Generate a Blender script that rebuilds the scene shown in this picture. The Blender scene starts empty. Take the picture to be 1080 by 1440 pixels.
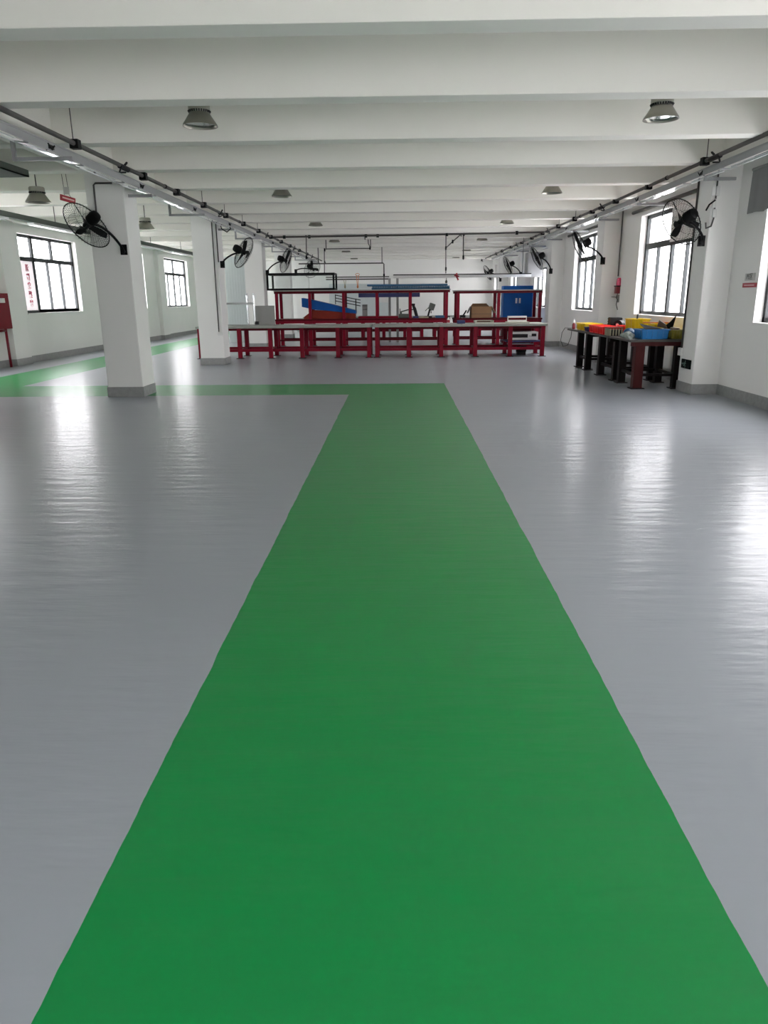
import bpy, bmesh, math, random
from mathutils import Vector, Matrix
random.seed(7)
S = bpy.context.scene
COL = S.collection
PI = math.pi
R = math.radians

# ------------------------------------------------------------------ materials
def newmat(name):
    m = bpy.data.materials.new(name); m.use_nodes = True
    nt = m.node_tree
    for n in list(nt.nodes): nt.nodes.remove(n)
    out = nt.nodes.new('ShaderNodeOutputMaterial')
    return m, nt, out

def mat(name, col, rough=0.5, metal=0.0, var=0.06, scale=6.0, bump=0.0, bscale=60.0, spec=0.5, coat=0.0):
    m, nt, out = newmat(name)
    p = nt.nodes.new('ShaderNodeBsdfPrincipled')
    nt.links.new(p.outputs[0], out.inputs[0])
    p.inputs['Roughness'].default_value = rough
    p.inputs['Metallic'].default_value = metal
    p.inputs['Specular IOR Level'].default_value = spec
    p.inputs['Coat Weight'].default_value = coat
    geo = nt.nodes.new('ShaderNodeNewGeometry')
    nz = nt.nodes.new('ShaderNodeTexNoise'); nz.inputs['Scale'].default_value = scale; nz.inputs['Detail'].default_value = 4
    nt.links.new(geo.outputs['Position'], nz.inputs['Vector'])
    mx = nt.nodes.new('ShaderNodeMix'); mx.data_type = 'RGBA'
    mx.inputs[6].default_value = tuple(c*(1-var) for c in col)+(1,)
    mx.inputs[7].default_value = tuple(min(1, c*(1+var)) for c in col)+(1,)
    nt.links.new(nz.outputs['Fac'], mx.inputs[0])
    nt.links.new(mx.outputs[2], p.inputs['Base Color'])
    if bump:
        n2 = nt.nodes.new('ShaderNodeTexNoise'); n2.inputs['Scale'].default_value = bscale; n2.inputs['Detail'].default_value = 5
        nt.links.new(geo.outputs['Position'], n2.inputs['Vector'])
        b = nt.nodes.new('ShaderNodeBump'); b.inputs['Strength'].default_value = bump; b.inputs['Distance'].default_value = 0.02
        nt.links.new(n2.outputs['Fac'], b.inputs['Height']); nt.links.new(b.outputs[0], p.inputs['Normal'])
    return m

M = {}
M['wall'] = mat('white wall paint', (0.84, 0.835, 0.81), 0.7, var=0.03, scale=1.5, bump=0.08, bscale=9)
M['ceil'] = mat('ceiling paint', (0.86, 0.845, 0.79), 0.75, var=0.02, scale=1.0, bump=0.05, bscale=7)
M['plinth'] = mat('grey plinth paint', (0.30, 0.305, 0.30), 0.6, var=0.22, scale=14, bump=0.3, bscale=40)
M['winframe'] = mat('dark aluminium frame', (0.045, 0.05, 0.052), 0.5, var=0.1, spec=0.25)
M['black'] = mat('black painted metal', (0.006, 0.006, 0.0065), 0.55, var=0.2, spec=0.15)
M['rubber'] = mat('black plastic', (0.02, 0.02, 0.02), 0.6, var=0.2)
M['pipe'] = mat('grey pipe paint', (0.095, 0.09, 0.085), 0.45, 0.2, var=0.15, scale=3, spec=0.3)
M['trunk'] = mat('grey white trunking', (0.33, 0.335, 0.34), 0.45, 0.0, var=0.05, scale=3, spec=0.3)
M['reflector'] = mat('polished reflector', (0.85, 0.87, 0.88), 0.13, 1.0, var=0.02, bump=0.05, bscale=4)
M['tube'] = mat('unlit lamp tube', (0.8, 0.82, 0.82), 0.2, var=0.02)
M['green_trunk'] = mat('dull grey green trunking', (0.09, 0.105, 0.09), 0.6, var=0.1, spec=0.2)
M['alu'] = mat('spun aluminium', (0.30, 0.29, 0.25), 0.34, 0.8, var=0.06)
M['alu_body'] = mat('cast lamp housing', (0.34, 0.335, 0.29), 0.5, 0.3, var=0.06)
M['lampglass'] = mat('lamp cover glass', (0.16, 0.22, 0.20), 0.08, 0.3, var=0.03)
M['chrome'] = mat('bright steel', (0.65, 0.67, 0.68), 0.22, 0.9, var=0.04)
M['steelgrey'] = mat('grey sheet metal', (0.30, 0.30, 0.29), 0.5, 0.2, var=0.06)
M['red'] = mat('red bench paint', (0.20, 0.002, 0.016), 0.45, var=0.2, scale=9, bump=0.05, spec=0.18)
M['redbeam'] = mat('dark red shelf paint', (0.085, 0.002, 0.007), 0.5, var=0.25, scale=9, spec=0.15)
M['brownred'] = mat('old dark red paint', (0.05, 0.004, 0.004), 0.5, var=0.2, scale=9, spec=0.2)
M['darkleg'] = mat('black brown paint', (0.008, 0.005, 0.005), 0.5, var=0.3, scale=9, spec=0.15)
M['top'] = mat('worn grey bench top', (0.33, 0.34, 0.31), 0.45, var=0.18, scale=5)
M['darktop'] = mat('dark grey bench top', (0.06, 0.056, 0.05), 0.5, var=0.3, scale=6, spec=0.3)
M['firered'] = mat('fire red paint', (0.21, 0.004, 0.014), 0.45, var=0.08, spec=0.2)
M['signred'] = mat('sign red', (0.40, 0.02, 0.04), 0.5, var=0.05)
M['pinktext'] = mat('pale sign lettering', (0.75, 0.45, 0.45), 0.5, var=0.03)
M['whitepl'] = mat('white plastic', (0.75, 0.75, 0.73), 0.4, var=0.05)
M['greysign'] = mat('pale grey sign', (0.50, 0.50, 0.48), 0.5, var=0.05)
M['darktext'] = mat('dark lettering', (0.05, 0.05, 0.05), 0.6, var=0.05)
M['exit'] = mat('dark sign face', (0.003, 0.006, 0.005), 0.6, var=0.2, spec=0.1)
M['exitglyph'] = mat('pale green pictogram', (0.16, 0.26, 0.22), 0.5, var=0.05)
M['redtext'] = mat('red window film', (0.42, 0.02, 0.07), 0.6, var=0.05, spec=0.1)
M['blue'] = mat('blue cabinet paint', (0.002, 0.115, 0.46), 0.45, var=0.1, scale=3, spec=0.2)
M['bluedark'] = mat('dark blue paint', (0.01, 0.02, 0.13), 0.4, var=0.15)
M['bluesheet'] = mat('blue cover sheet', (0.003, 0.075, 0.30), 0.5, var=0.2, scale=5, spec=0.2)
M['teal'] = mat('teal blue plastic', (0.006, 0.085, 0.19), 0.4, var=0.15, scale=8)
M['binblue'] = mat('blue bin plastic', (0.01, 0.19, 0.50), 0.35, var=0.08)
M['binyellow'] = mat('yellow bin plastic', (0.80, 0.57, 0.01), 0.35, var=0.08)
M['binred'] = mat('red bin plastic', (0.85, 0.03, 0.03), 0.35, var=0.08)
M['binolive'] = mat('olive bin plastic', (0.24, 0.21, 0.02), 0.4, var=0.1)
M['orange'] = mat('orange cord', (0.65, 0.20, 0.06), 0.6, var=0.1)
M['orangered'] = mat('orange red tray', (0.20, 0.022, 0.012), 0.6, var=0.2, spec=0.2)
M['card'] = mat('brown cardboard', (0.24, 0.135, 0.065), 0.8, var=0.1, scale=8)
M['cardlight'] = mat('pale cardboard inside', (0.45, 0.32, 0.2), 0.8, var=0.1)
M['brownwood'] = mat('brown board', (0.12, 0.075, 0.045), 0.6, var=0.2)
M['machine'] = mat('grey green machine', (0.10, 0.11, 0.095), 0.45, 0.2, var=0.2)
M['darkmachine'] = mat('dark machine', (0.02, 0.02, 0.02), 0.5, 0.2, var=0.2, spec=0.2)
M['beige'] = mat('pale beige tray', (0.55, 0.55, 0.47), 0.5, var=0.06)
M['fabric'] = mat('grey blind fabric', (0.24, 0.24, 0.24), 0.9, var=0.08, scale=10)
M['partition'] = mat('pale ribbed sheet', (0.66, 0.71, 0.71), 0.5, var=0.03)
M['alarmpink'] = mat('pink red beacon', (0.72, 0.06, 0.16), 0.25, var=0.1)
M['alarmdark'] = mat('dark red box', (0.20, 0.005, 0.015), 0.35, var=0.1)
M['outwall'] = mat('pale outside wall', (0.75, 0.76, 0.76), 0.8, var=0.04)
M['outdark'] = mat('grey outside windows', (0.30, 0.33, 0.35), 0.4, var=0.08)
M['rag'] = mat('pale rag cloth', (0.30, 0.34, 0.31), 0.9, var=0.3, scale=25)
M['sheet'] = mat('matt black sheet', (0.012, 0.012, 0.014), 0.9, var=0.2, spec=0.1)
M['crate'] = mat('tan slatted crate', (0.40, 0.36, 0.25), 0.6, var=0.1)

# clear window pane
m, nt, out = newmat('window pane glass')
tr = nt.nodes.new('ShaderNodeBsdfTransparent'); tr.inputs[0].default_value = (0.96, 0.98, 0.98, 1)
gl = nt.nodes.new('ShaderNodeBsdfGlossy'); gl.inputs['Roughness'].default_value = 0.02
mx = nt.nodes.new('ShaderNodeMixShader'); mx.inputs[0].default_value = 0.05
nt.links.new(tr.outputs[0], mx.inputs[1]); nt.links.new(gl.outputs[0], mx.inputs[2]); nt.links.new(mx.outputs[0], out.inputs[0])
M['glass'] = m
# translucent film stuck on one light of the left window
m, nt, out = newmat('white window film')
tl = nt.nodes.new('ShaderNodeBsdfTranslucent'); tl.inputs[0].default_value = (0.50, 0.48, 0.48, 1)
df = nt.nodes.new('ShaderNodeBsdfDiffuse'); df.inputs[0].default_value = (0.5, 0.48, 0.48, 1)
mx = nt.nodes.new('ShaderNodeMixShader'); mx.inputs[0].default_value = 0.35
nt.links.new(tl.outputs[0], mx.inputs[1]); nt.links.new(df.outputs[0], mx.inputs[2]); nt.links.new(mx.outputs[0], out.inputs[0])
M['film'] = m
# fan wire guard / case glass reuse
M['caseglass'] = M['glass']

# painted epoxy floor: grey with green walkways, wobbly hand-rolled edges
LANES = [(-0.80, 0.825, -8, 13.3), (-8.17, 0.0, 11.8, 13.3), (-8.17, -6.86, -8, 41)]
def floor_mat():
    m, nt, out = newmat('grey and green epoxy floor')
    N = nt.nodes.new; L = nt.links.new
    p = N('ShaderNodeBsdfPrincipled'); p2 = N('ShaderNodeBsdfPrincipled')     # sharp gloss and hazy gloss of hand-rolled epoxy
    mixs = N('ShaderNodeMixShader'); mixs.inputs[0].default_value = 0.5
    L(p.outputs[0], mixs.inputs[1]); L(p2.outputs[0], mixs.inputs[2]); L(mixs.outputs[0], out.inputs[0])
    geo = N('ShaderNodeNewGeometry')
    wob = N('ShaderNodeTexNoise'); wob.inputs['Scale'].default_value = 3.0; wob.inputs['Detail'].default_value = 6
    L(geo.outputs['Position'], wob.inputs['Vector'])
    sub = N('ShaderNodeVectorMath'); sub.operation = 'SUBTRACT'; sub.inputs[1].default_value = (0.5, 0.5, 0.5)
    L(wob.outputs['Color'], sub.inputs[0])
    sc = N('ShaderNodeVectorMath'); sc.operation = 'SCALE'; sc.inputs['Scale'].default_value = 0.022
    L(sub.outputs[0], sc.inputs[0])
    add = N('ShaderNodeVectorMath'); add.operation = 'ADD'
    L(geo.outputs['Position'], add.inputs[0]); L(sc.outputs[0], add.inputs[1])
    sep = N('ShaderNodeSeparateXYZ'); L(add.outputs[0], sep.inputs[0])
    def math_(op, a, b):
        n = N('ShaderNodeMath'); n.operation = op
        for i, v in enumerate((a, b)):
            if isinstance(v, (int, float)): n.inputs[i].default_value = v
            else: L(v, n.inputs[i])
        return n.outputs[0]
    tot = None
    for x0, x1, y0, y1 in LANES:
        a = math_('MULTIPLY', math_('GREATER_THAN', sep.outputs[0], x0), math_('LESS_THAN', sep.outputs[0], x1))
        b = math_('MULTIPLY', math_('GREATER_THAN', sep.outputs[1], y0), math_('LESS_THAN', sep.outputs[1], y1))
        c = math_('MULTIPLY', a, b)
        tot = c if tot is None else math_('MAXIMUM', tot, c)
    n1 = N('ShaderNodeTexNoise'); n1.inputs['Scale'].default_value = 1.3; n1.inputs['Detail'].default_value = 5
    L(geo.outputs['Position'], n1.inputs['Vector'])
    def ramp(c0, c1):
        x = N('ShaderNodeMix'); x.data_type = 'RGBA'; x.inputs[6].default_value = c0+(1,); x.inputs[7].default_value = c1+(1,)
        L(n1.outputs['Fac'], x.inputs[0]); return x.outputs[2]
    grey = ramp((0.31, 0.335, 0.37), (0.34, 0.365, 0.40))
    green = ramp((0.0005, 0.225, 0.048), (0.001, 0.25, 0.055))
    cm = N('ShaderNodeMix'); cm.data_type = 'RGBA'
    L(tot, cm.inputs[0]); L(grey, cm.inputs[6]); L(green, cm.inputs[7]); L(cm.outputs[2], p.inputs['Base Color']); L(cm.outputs[2], p2.inputs['Base Color'])
    n2 = N('ShaderNodeTexNoise'); n2.inputs['Scale'].default_value = 2.2; n2.inputs['Detail'].default_value = 5
    L(geo.outputs['Position'], n2.inputs['Vector'])
    mr = N('ShaderNodeMapRange'); mr.inputs['To Min'].default_value = 0.17; mr.inputs['To Max'].default_value = 0.24
    L(n2.outputs['Fac'], mr.inputs[0]); L(mr.outputs[0], p.inputs['Roughness'])
    p2.inputs['Roughness'].default_value = 0.37
    p.inputs['Specular IOR Level'].default_value = 0.40; p2.inputs['Specular IOR Level'].default_value = 0.40
    n3 = N('ShaderNodeTexNoise'); n3.inputs['Scale'].default_value = 4.0; n3.inputs['Detail'].default_value = 3
    mp = N('ShaderNodeMapping'); mp.inputs['Scale'].default_value = (0.5, 2.2, 1); L(geo.outputs['Position'], mp.inputs['Vector']); L(mp.outputs[0], n3.inputs['Vector'])
    bp = N('ShaderNodeBump'); bp.inputs['Strength'].default_value = 0.34; bp.inputs['Distance'].default_value = 0.02
    L(n3.outputs['Fac'], bp.inputs['Height']); L(bp.outputs[0], p.inputs['Normal']); L(bp.outputs[0], p2.inputs['Normal'])
    return m
M['floor'] = floor_mat()

# ------------------------------------------------------------------ mesh helpers
ORG = {}
class MB:
    def __init__(self): self.bm = bmesh.new()
    def box(self, x0, x1, y0, y1, z0, z1, bev=0.0, rz=0.0, about=None):
        t = bmesh.new()
        bmesh.ops.create_cube(t, size=1.0)
        for v in t.verts:
            v.co = Vector(((x0+x1)/2+v.co.x*(x1-x0), (y0+y1)/2+v.co.y*(y1-y0), (z0+z1)/2+v.co.z*(z1-z0)))
        if bev: bmesh.ops.bevel(t, geom=list(t.edges), offset=bev, segments=2, affect='EDGES', profile=0.7)
        if rz:
            c = Vector(about) if about else Vector(((x0+x1)/2, (y0+y1)/2, 0))
            bmesh.ops.rotate(t, verts=t.verts, cent=c, matrix=Matrix.Rotation(rz, 3, 'Z'))
        self.merge(t); return self
    def merge(self, t):
        me = bpy.data.meshes.new('tmp'); t.to_mesh(me); t.free(); self.bm.from_mesh(me); bpy.data.meshes.remove(me)
    def tube(self, pts, r, n=8, closed=False, caps=True):
        pts = [Vector(p) for p in pts]; k = len(pts); bm = self.bm; rings = []
        up = None
        for i, p in enumerate(pts):
            if closed: d = (pts[(i+1) % k]-pts[i-1])
            else: d = pts[min(i+1, k-1)]-pts[max(i-1, 0)]
            d.normalize()
            if up is None:
                a = Vector((0, 0, 1)) if abs(d.z) < 0.9 else Vector((1, 0, 0))
                u = d.cross(a).normalized()
            else:
                u = (up - d*up.dot(d)).normalized()
            up = u; w = d.cross(u)
            rr = r[i] if isinstance(r, (list, tuple)) else r
            rings.append([bm.verts.new(p+(u*math.cos(2*PI*j/n)+w*math.sin(2*PI*j/n))*rr) for j in range(n)])
        for i in range(k if closed else k-1):
            a, b = rings[i], rings[(i+1) % k]
            for j in range(n):
                f = bm.faces.new((a[j], a[(j+1) % n], b[(j+1) % n], b[j])); f.smooth = n > 4
        if caps and not closed:
            bm.faces.new(list(reversed(rings[0]))); bm.faces.new(rings[-1])
        return self
    def bar(self, a, b, w, h, upv=(0, 0, 1)):
        a, b = Vector(a), Vector(b); d = (b-a).normalized(); u = Vector(upv)
        if abs(d.dot(u)) > 0.95: u = Vector((0, 1, 0))
        s = d.cross(u).normalized(); u = s.cross(d)
        vs = [self.bm.verts.new(p+s*(sx*w/2)+u*(sy*h/2)) for p in (a, b) for sx, sy in ((-1, -1), (1, -1), (1, 1), (-1, 1))]
        for f in ((3, 2, 1, 0), (4, 5, 6, 7), (0, 1, 5, 4), (1, 2, 6, 5), (2, 3, 7, 6), (3, 0, 4, 7)):
            self.bm.faces.new([vs[i] for i in f])
        return self
    def lathe(self, c, prof, axis=(0, 0, 1), n=32, closed=False):
        c = Vector(c); ax = Vector(axis).normalized()
        a = Vector((1, 0, 0)) if abs(ax.x) < 0.9 else Vector((0, 1, 0))
        u = ax.cross(a).normalized(); w = ax.cross(u); bm = self.bm; rings = []
        for r, h in prof:
            if r < 1e-6: rings.append([bm.verts.new(c+ax*h)])
            else: rings.append([bm.verts.new(c+ax*h+(u*math.cos(2*PI*j/n)+w*math.sin(2*PI*j/n))*r) for j in range(n)])
        pr = list(zip(rings, rings[1:]))
        if closed: pr.append((rings[-1], rings[0]))
        for A, B in pr:
            for j in range(n):
                j2 = (j+1) % n
                if len(A) == 1 and len(B) == 1: continue
                if len(A) == 1: f = bm.faces.new((A[0], B[j2], B[j]))
                elif len(B) == 1: f = bm.faces.new((A[j], A[j2], B[0]))
                else: f = bm.faces.new((A[j], A[j2], B[j2], B[j]))
                f.smooth = True
        return self
    def prism(self, poly, vec):
        vec = Vector(vec); a = [self.bm.verts.new(Vector(p)) for p in poly]; b = [self.bm.verts.new(Vector(p)+vec) for p in poly]
        k = len(a)
        self.bm.faces.new(list(reversed(a))); self.bm.faces.new(b)
        for i in range(k): self.bm.faces.new((a[i], a[(i+1) % k], b[(i+1) % k], b[i]))
        return self
    def build(self, name, material, parent=None, sharp=True, kind=None):
        bm = self.bm
        bmesh.ops.recalc_face_normals(bm, faces=bm.faces)
        o_ = ORG.get(parent.name, Vector((0, 0, 0))) if parent else Vector((0, 0, 0))
        if parent is None:
            pass
        if o_.length: bmesh.ops.translate(bm, verts=bm.verts, vec=-o_)
        for e in bm.edges:
            if len(e.link_faces) == 2 and e.calc_face_angle(0) > R(35): e.smooth = False
        me = bpy.data.meshes.new(name); bm.to_mesh(me); bm.free()
        me.materials.append(material)
        o = bpy.data.objects.new(name, me); COL.objects.link(o)
        if parent: o.parent = parent
        ORG[o.name] = o_
        if kind: o['kind'] = kind
        return o

def thing(name, label, cat, loc, group=None):
    o = bpy.data.objects.new(name, None); COL.objects.link(o)
    o.empty_display_size = 0.1
    o.location = loc; ORG[o.name] = Vector(loc)
    o['label'] = label; o['category'] = cat
    if group: o['group'] = group
    return o
def tag(o, label, cat, group=None):
    o['label'] = label; o['category'] = cat
    if group: o['group'] = group
    return o
def recentre(o):
    # put a single-mesh thing's origin at the middle of its base
    me = o.data; xs = [v.co for v in me.vertices]
    c = Vector(((min(v.x for v in xs)+max(v.x for v in xs))/2, (min(v.y for v in xs)+max(v.y for v in xs))/2, min(v.z for v in xs)))
    me.transform(Matrix.Translation(-c)); o.location = c; ORG[o.name] = c
    return o
def copy_tree(o, parent=None):
    c = o.copy(); COL.objects.link(c)
    if parent: c.parent = parent
    for ch in o.children: copy_tree(ch, c)
    return c
def text_part(name, body, size, material, mw, parent, depth=0.003, mirror=False, bold=0.0):
    cu = bpy.data.curves.new(name, 'FONT'); cu.body = body; cu.size = size; cu.extrude = depth
    cu.align_x = 'CENTER'; cu.align_y = 'CENTER'; cu.offset = bold
    t = bpy.data.objects.new(name+'_tmp', cu); COL.objects.link(t)
    dg = bpy.context.evaluated_depsgraph_get(); dg.update()
    me = bpy.data.meshes.new_from_object(t.evaluated_get(dg))
    bpy.data.objects.remove(t); bpy.data.curves.remove(cu)
    if mirror: me.transform(Matrix.Diagonal((-1, 1, 1, 1))); me.flip_normals()
    me.transform(mw)
    o_ = ORG.get(parent.name, Vector((0, 0, 0)))
    me.transform(Matrix.Translation(-o_))
    me.materials.clear(); me.materials.append(material)
    o = bpy.data.objects.new(name, me); COL.objects.link(o); o.parent = parent; ORG[o.name] = o_
    return o
def frame_at(c, xdir, ydir):
    x = Vector(xdir).normalized(); y = Vector(ydir).normalized(); z = x.cross(y)
    m = Matrix.Identity(4)
    for i in range(3): m[i][0] = x[i]; m[i][1] = y[i]; m[i][2] = z[i]; m[i][3] = c[i]
    return m

# ------------------------------------------------------------------ the hall
XL, XR = -9.25, 4.95
Y0, Y1 = -3.0, 40.3
ZC, ZB = 4.0, 3.3
BAY = 5.75
o = MB().box(XL-0.3, XR+0.3, Y0-0.3, Y1+0.3, -0.2, 0).build('floor', M['floor'], kind='structure')
o = MB().box(XL-0.3, XR+0.3, Y0-0.3, Y1+0.3, ZC, ZC+0.2).build('ceiling', M['ceil'], kind='structure')

def wall_with_holes(name, x0, x1, holes):
    b = MB(); ys = Y0-0.3
    for (a, c, z0, z1) in holes:
        b.box(x0, x1, ys, a, 0, ZC)
        b.box(x0, x1, a, c, 0, z0); b.box(x0, x1, a, c, z1, ZC)
        ys = c
    b.box(x0, x1, ys, Y1+0.3, 0, ZC)
    return b.build(name, M['wall'], kind='structure')
RZ0, RZ1 = 1.11, 3.03
LZ0, LZ1 = 1.19, 3.09
RW = [(-3.9+BAY*k, -0.9+BAY*k) for k in range(8)]
RW[2] = (7.6, 10.6)
RW[3] = (12.96, 15.97)
RW[4] = (18.7, 21.72)
RW.pop(0)
LW = [(12.95, 16.2), (18.7, 22.04)]+[(-4.3+BAY*k, -0.95+BAY*k) for k in range(5, 8)]
wall_with_holes('wall_right', XR, XR+0.24, [(a, c, RZ0, RZ1) for a, c in RW])
wall_with_holes('wall_left', XL-0.24, XL, [(a, c, LZ0, LZ1) for a, c in LW])
MB().box(XL-0.24, XR+0.24, Y1, Y1+0.24, 0, ZC).build('wall_back', M['wall'], kind='structure')
FW_ADDED = [(-3.7, -1.5), (-0.6, 1.6), (2.4, 4.5)]  # unseen openings added behind the camera to brighten near floor and ceiling
b = MB(); xs = XL-0.24
for a, c in FW_ADDED:
    b.box(xs, a, Y0-0.24, Y0, 0, ZC); b.box(a, c, Y0-0.24, Y0, 0, 0.9); b.box(a, c, Y0-0.24, Y0, 2.75, ZC); xs = c
b.box(xs, XR+0.24, Y0-0.24, Y0, 0, ZC); b.build('wall_front', M['wall'], kind='structure')

# beams across the hall
for k in range(-6, 19):
    y = 5.71+1.917*k
    if y < Y0 or y+0.26 > Y1: continue
    MB().box(XL, XR, y, y+0.26, ZB, ZC, bev=0.012).build('ceiling_beam', M['ceil'], kind='structure')
MB().box(-4.62, -4.12, Y0, Y1, ZB-0.002, ZC-0.002, bev=0.012).build('ceiling_beam', M['ceil'], kind='structure')
MB().box(4.62, XR, Y0, Y1, ZB-0.004, ZC-0.004, bev=0.012).build('ceiling_beam', M['ceil'], kind='structure')
MB().box(XL, XL+0.25, Y0, Y1, ZB-0.004, ZC-0.004, bev=0.012).build('ceiling_beam', M['ceil'], kind='structure')

# columns along the left row and pilasters on both walls, each with its grey plinth
def column(x0, x1, y0, y1, bev):
    c = MB().box(x0, x1, y0, y1, 0, ZB, bev=bev).build('column', M['wall'], kind='structure')
    pz = 0.16
    MB().box(x0-0.012, x1+0.012, y0-0.012, y1+0.012, 0, pz, bev=0.008).build('plinth', M['plinth'], c)
    return c
for k in range(-2, 5):
    y = 11.7+BAY*k
    column(-4.66, -4.09, y, y+0.57, 0.02)
for k in range(-2, 5):
    y = 11.5+BAY*k
    column(4.55, XR+0.02, y, y+0.6, 0.03)
    column(XL-0.02, -9.1, y+6.05-BAY, y+6.8-BAY, 0.02)
MB().box(XR-0.012, XR, Y0, Y1, 0, 0.16).build('baseboard_right', M['plinth'], kind='structure')
MB().box(XL, XL+0.012, Y0, Y1, 0, 0.16).build('baseboard_left', M['plinth'], kind='structure')
MB().box(XL, XR, Y1-0.012, Y1, 0, 0.16).build('baseboard_back', M['plinth'], kind='structure')

# windows
WN = [0]
def window(side, y0, y1, z0, z1, style, board=()):
    WN[0] += 1
    if side == 'R': xf0, xf1, s = XR+0.12, XR+0.18, 1
    else: xf0, xf1, s = XL-0.18, XL-0.12, -1
    root = bpy.data.objects.new('window_%d' % WN[0], None); COL.objects.link(root); root['kind'] = 'structure'
    root.location = ((xf0+xf1)/2, (y0+y1)/2, z0); ORG[root.name] = Vector(root.location)
    f = MB(); t = 0.07
    def v(y, za, zb, w): f.box(xf0, xf1, y-w/2, y+w/2, za, zb)
    def h(z, ya, yb, w): f.box(xf0, xf1, ya, yb, z-w/2, z+w/2)
    v(y0+t/2, z0, z1, t); v(y1-t/2, z0, z1, t); h(z0+t/2, y0, y1, t); h(z1-t/2, y0, y1, t)
    zt = z0+0.69*(z1-z0)
    w_ = y1-y0; ym = (y0+y1)/2
    if style == 'four':       # transom, thick centre mullion, sliding sashes below
        h(zt, y0, y1, 0.11); v(ym, z0, z1, 0.09)
        for q in (0.25, 0.75): v(y0+q*w_, z0, zt, 0.045)
        if len(board) == 0:
            pass
    else:                     # fixed light on the near side, sliding lights beyond
        h(zt+0.01, y0, y1, 0.10); v(y0+0.28*w_, z0, z1, 0.11); v(y0+0.61*w_, zt, z1, 0.08)
        for q in (0.515, 0.745): v(y0+q*w_, z0, zt, 0.055)
        f.box(xf0, xf1, y0+0.28*w_, y1, z0+0.02, z0+0.095)
    f.build('window_frame', M['winframe'], root)
    xm = (xf0+xf1)/2
    MB().box(xm-0.003, xm+0.003, y0+0.02, y1-0.02, z0+0.02, z1-0.02).build('pane', M['glass'], root)
    sx0, sx1 = (XR-0.02, XR+0.12) if side == 'R' else (XL-0.12, XL+0.02)
    MB().box(sx0, sx1, y0, y1, z0-0.02, z0+0.004).build('window_sill', M['wall'], root)
    for (ya, yb) in board:
        xb = xf0-0.006 if side == 'R' else xf1
        MB().box(xb, xb+0.006, ya, yb, zt, z1).build('closing_board', M['wall'], root)
    # daylight portal: guides sky sampling through this opening, gives no light itself
    ld = bpy.data.lights.new('window_portal', 'AREA'); ld.shape = 'RECTANGLE'; ld.size = y1-y0; ld.size_y = z1-z0
    ld.cycles.is_portal = True
    lo = bpy.data.objects.new('window_portal', ld); COL.objects.link(lo)
    lo.matrix_world = frame_at(((XR+0.22) if side == 'R' else (XL-0.22), (y0+y1)/2, (z0+z1)/2), (0, s*1, 0), (0, 0, 1)) 
    return root
for i, (a, c) in enumerate(RW):
    bd = ()
    if i == 2: bd = ((a, a+0.53*(c-a)),)
    if i >= 4: bd = ((a, c),)
    window('R', a, c, RZ0, RZ1, 'four', bd)
for a, c in FW_ADDED:  # added windows behind the camera, put in for extra daylight
    WN[0] += 1
    root = bpy.data.objects.new('window_%d' % WN[0], None); COL.objects.link(root); root['kind'] = 'structure'
    root.location = ((a+c)/2, Y0-0.15, 0.9); ORG[root.name] = Vector(root.location)
    f = MB()
    for x in (a+0.03, (a+c)/2, c-0.03): f.box(x-0.03, x+0.03, Y0-0.18, Y0-0.12, 0.9, 2.75)
    for z in (0.93, 2.1, 2.72): f.box(a, c, Y0-0.18, Y0-0.12, z-0.03, z+0.03)
    f.build('window_frame', M['winframe'], root)
    MB().box(a+0.02, c-0.02, Y0-0.153, Y0-0.147, 0.92, 2.73).build('pane', M['glass'], root)
    ld = bpy.data.lights.new('window_portal', 'AREA'); ld.shape = 'RECTANGLE'; ld.size = c-a; ld.size_y = 1.85
    ld.cycles.is_portal = True
    lo = bpy.data.objects.new('window_portal', ld); COL.objects.link(lo)
    lo.matrix_world = frame_at(((a+c)/2, Y0-0.22, 1.825), (-1, 0, 0), (0, 0, 1))
wl = None
for i, (a, c) in enumerate(LW):
    st = 'three' if i == 1 else 'four'
    w = window('L', a, c, LZ0, LZ1, st)
    if i == 1: wl = w
MB().box(XL-0.141, XL-0.139, 18.76, 19.60, LZ0+0.06, LZ0+0.68*(LZ1-LZ0)).build('window_film', M['film'], wl)
# red lettering on the inside of the fixed light, reading from outside
for i, ch in enumerate('消防救援窗'):
    zc = 2.285-0.215*i
    mw = frame_at((XL-0.13, 19.25, zc), (0, 1, 0), (0, 0, 1))
    text_part('window_lettering', ch, 0.18, M['redtext'], mw, wl, depth=0.001, mirror=True, bold=0.006)

# ------------------------------------------------------------------ pipes, trunking
def rod_pts(a, b): return [a, b]
def long_pipe(label, x, z, clampys, side):
    t = thing('service_pipe', label, 'pipe', (x, 17, z))
    MB().tube([(x, Y0+0.2, z), (x, 38, z)], 0.027, 10).build('pipe_run', M['pipe'], t)
    for y in clampys:
        c = MB().box(x-0.05, x+0.05, y-0.05, y+0.05, z-0.055, z+0.045).build('clamp', M['black'], t)
        MB().tube([(x-0.02*side, y, z+0.03), (x-0.02*side, y, ZC)], 0.006, 6).build('hanger_rod', M['pipe'], c)
    for y in [7.0+5.75*k for k in range(6)]:
        MB().tube([(x, y-0.03, z), (x, y+0.03, z)], 0.034, 10).build('coupling', M['black'], t)
    for k in range(6):
        y = 10.9+BAY*k
        v = MB().tube([(x, y-0.16, z-0.012), (x, y+0.16, z-0.012)], 0.035, 8)
        v.tube([(x, y-0.12, z-0.03), (x-0.06*side, y-0.02, z-0.075), (x-0.03*side, y+0.14, z-0.05)], 0.012, 6)
        v.tube([(x, y+0.05, z+0.03), (x, y+0.14, z+0.075)], 0.015, 6)
        v.build('valve', M['black'], t)
    return t
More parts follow.
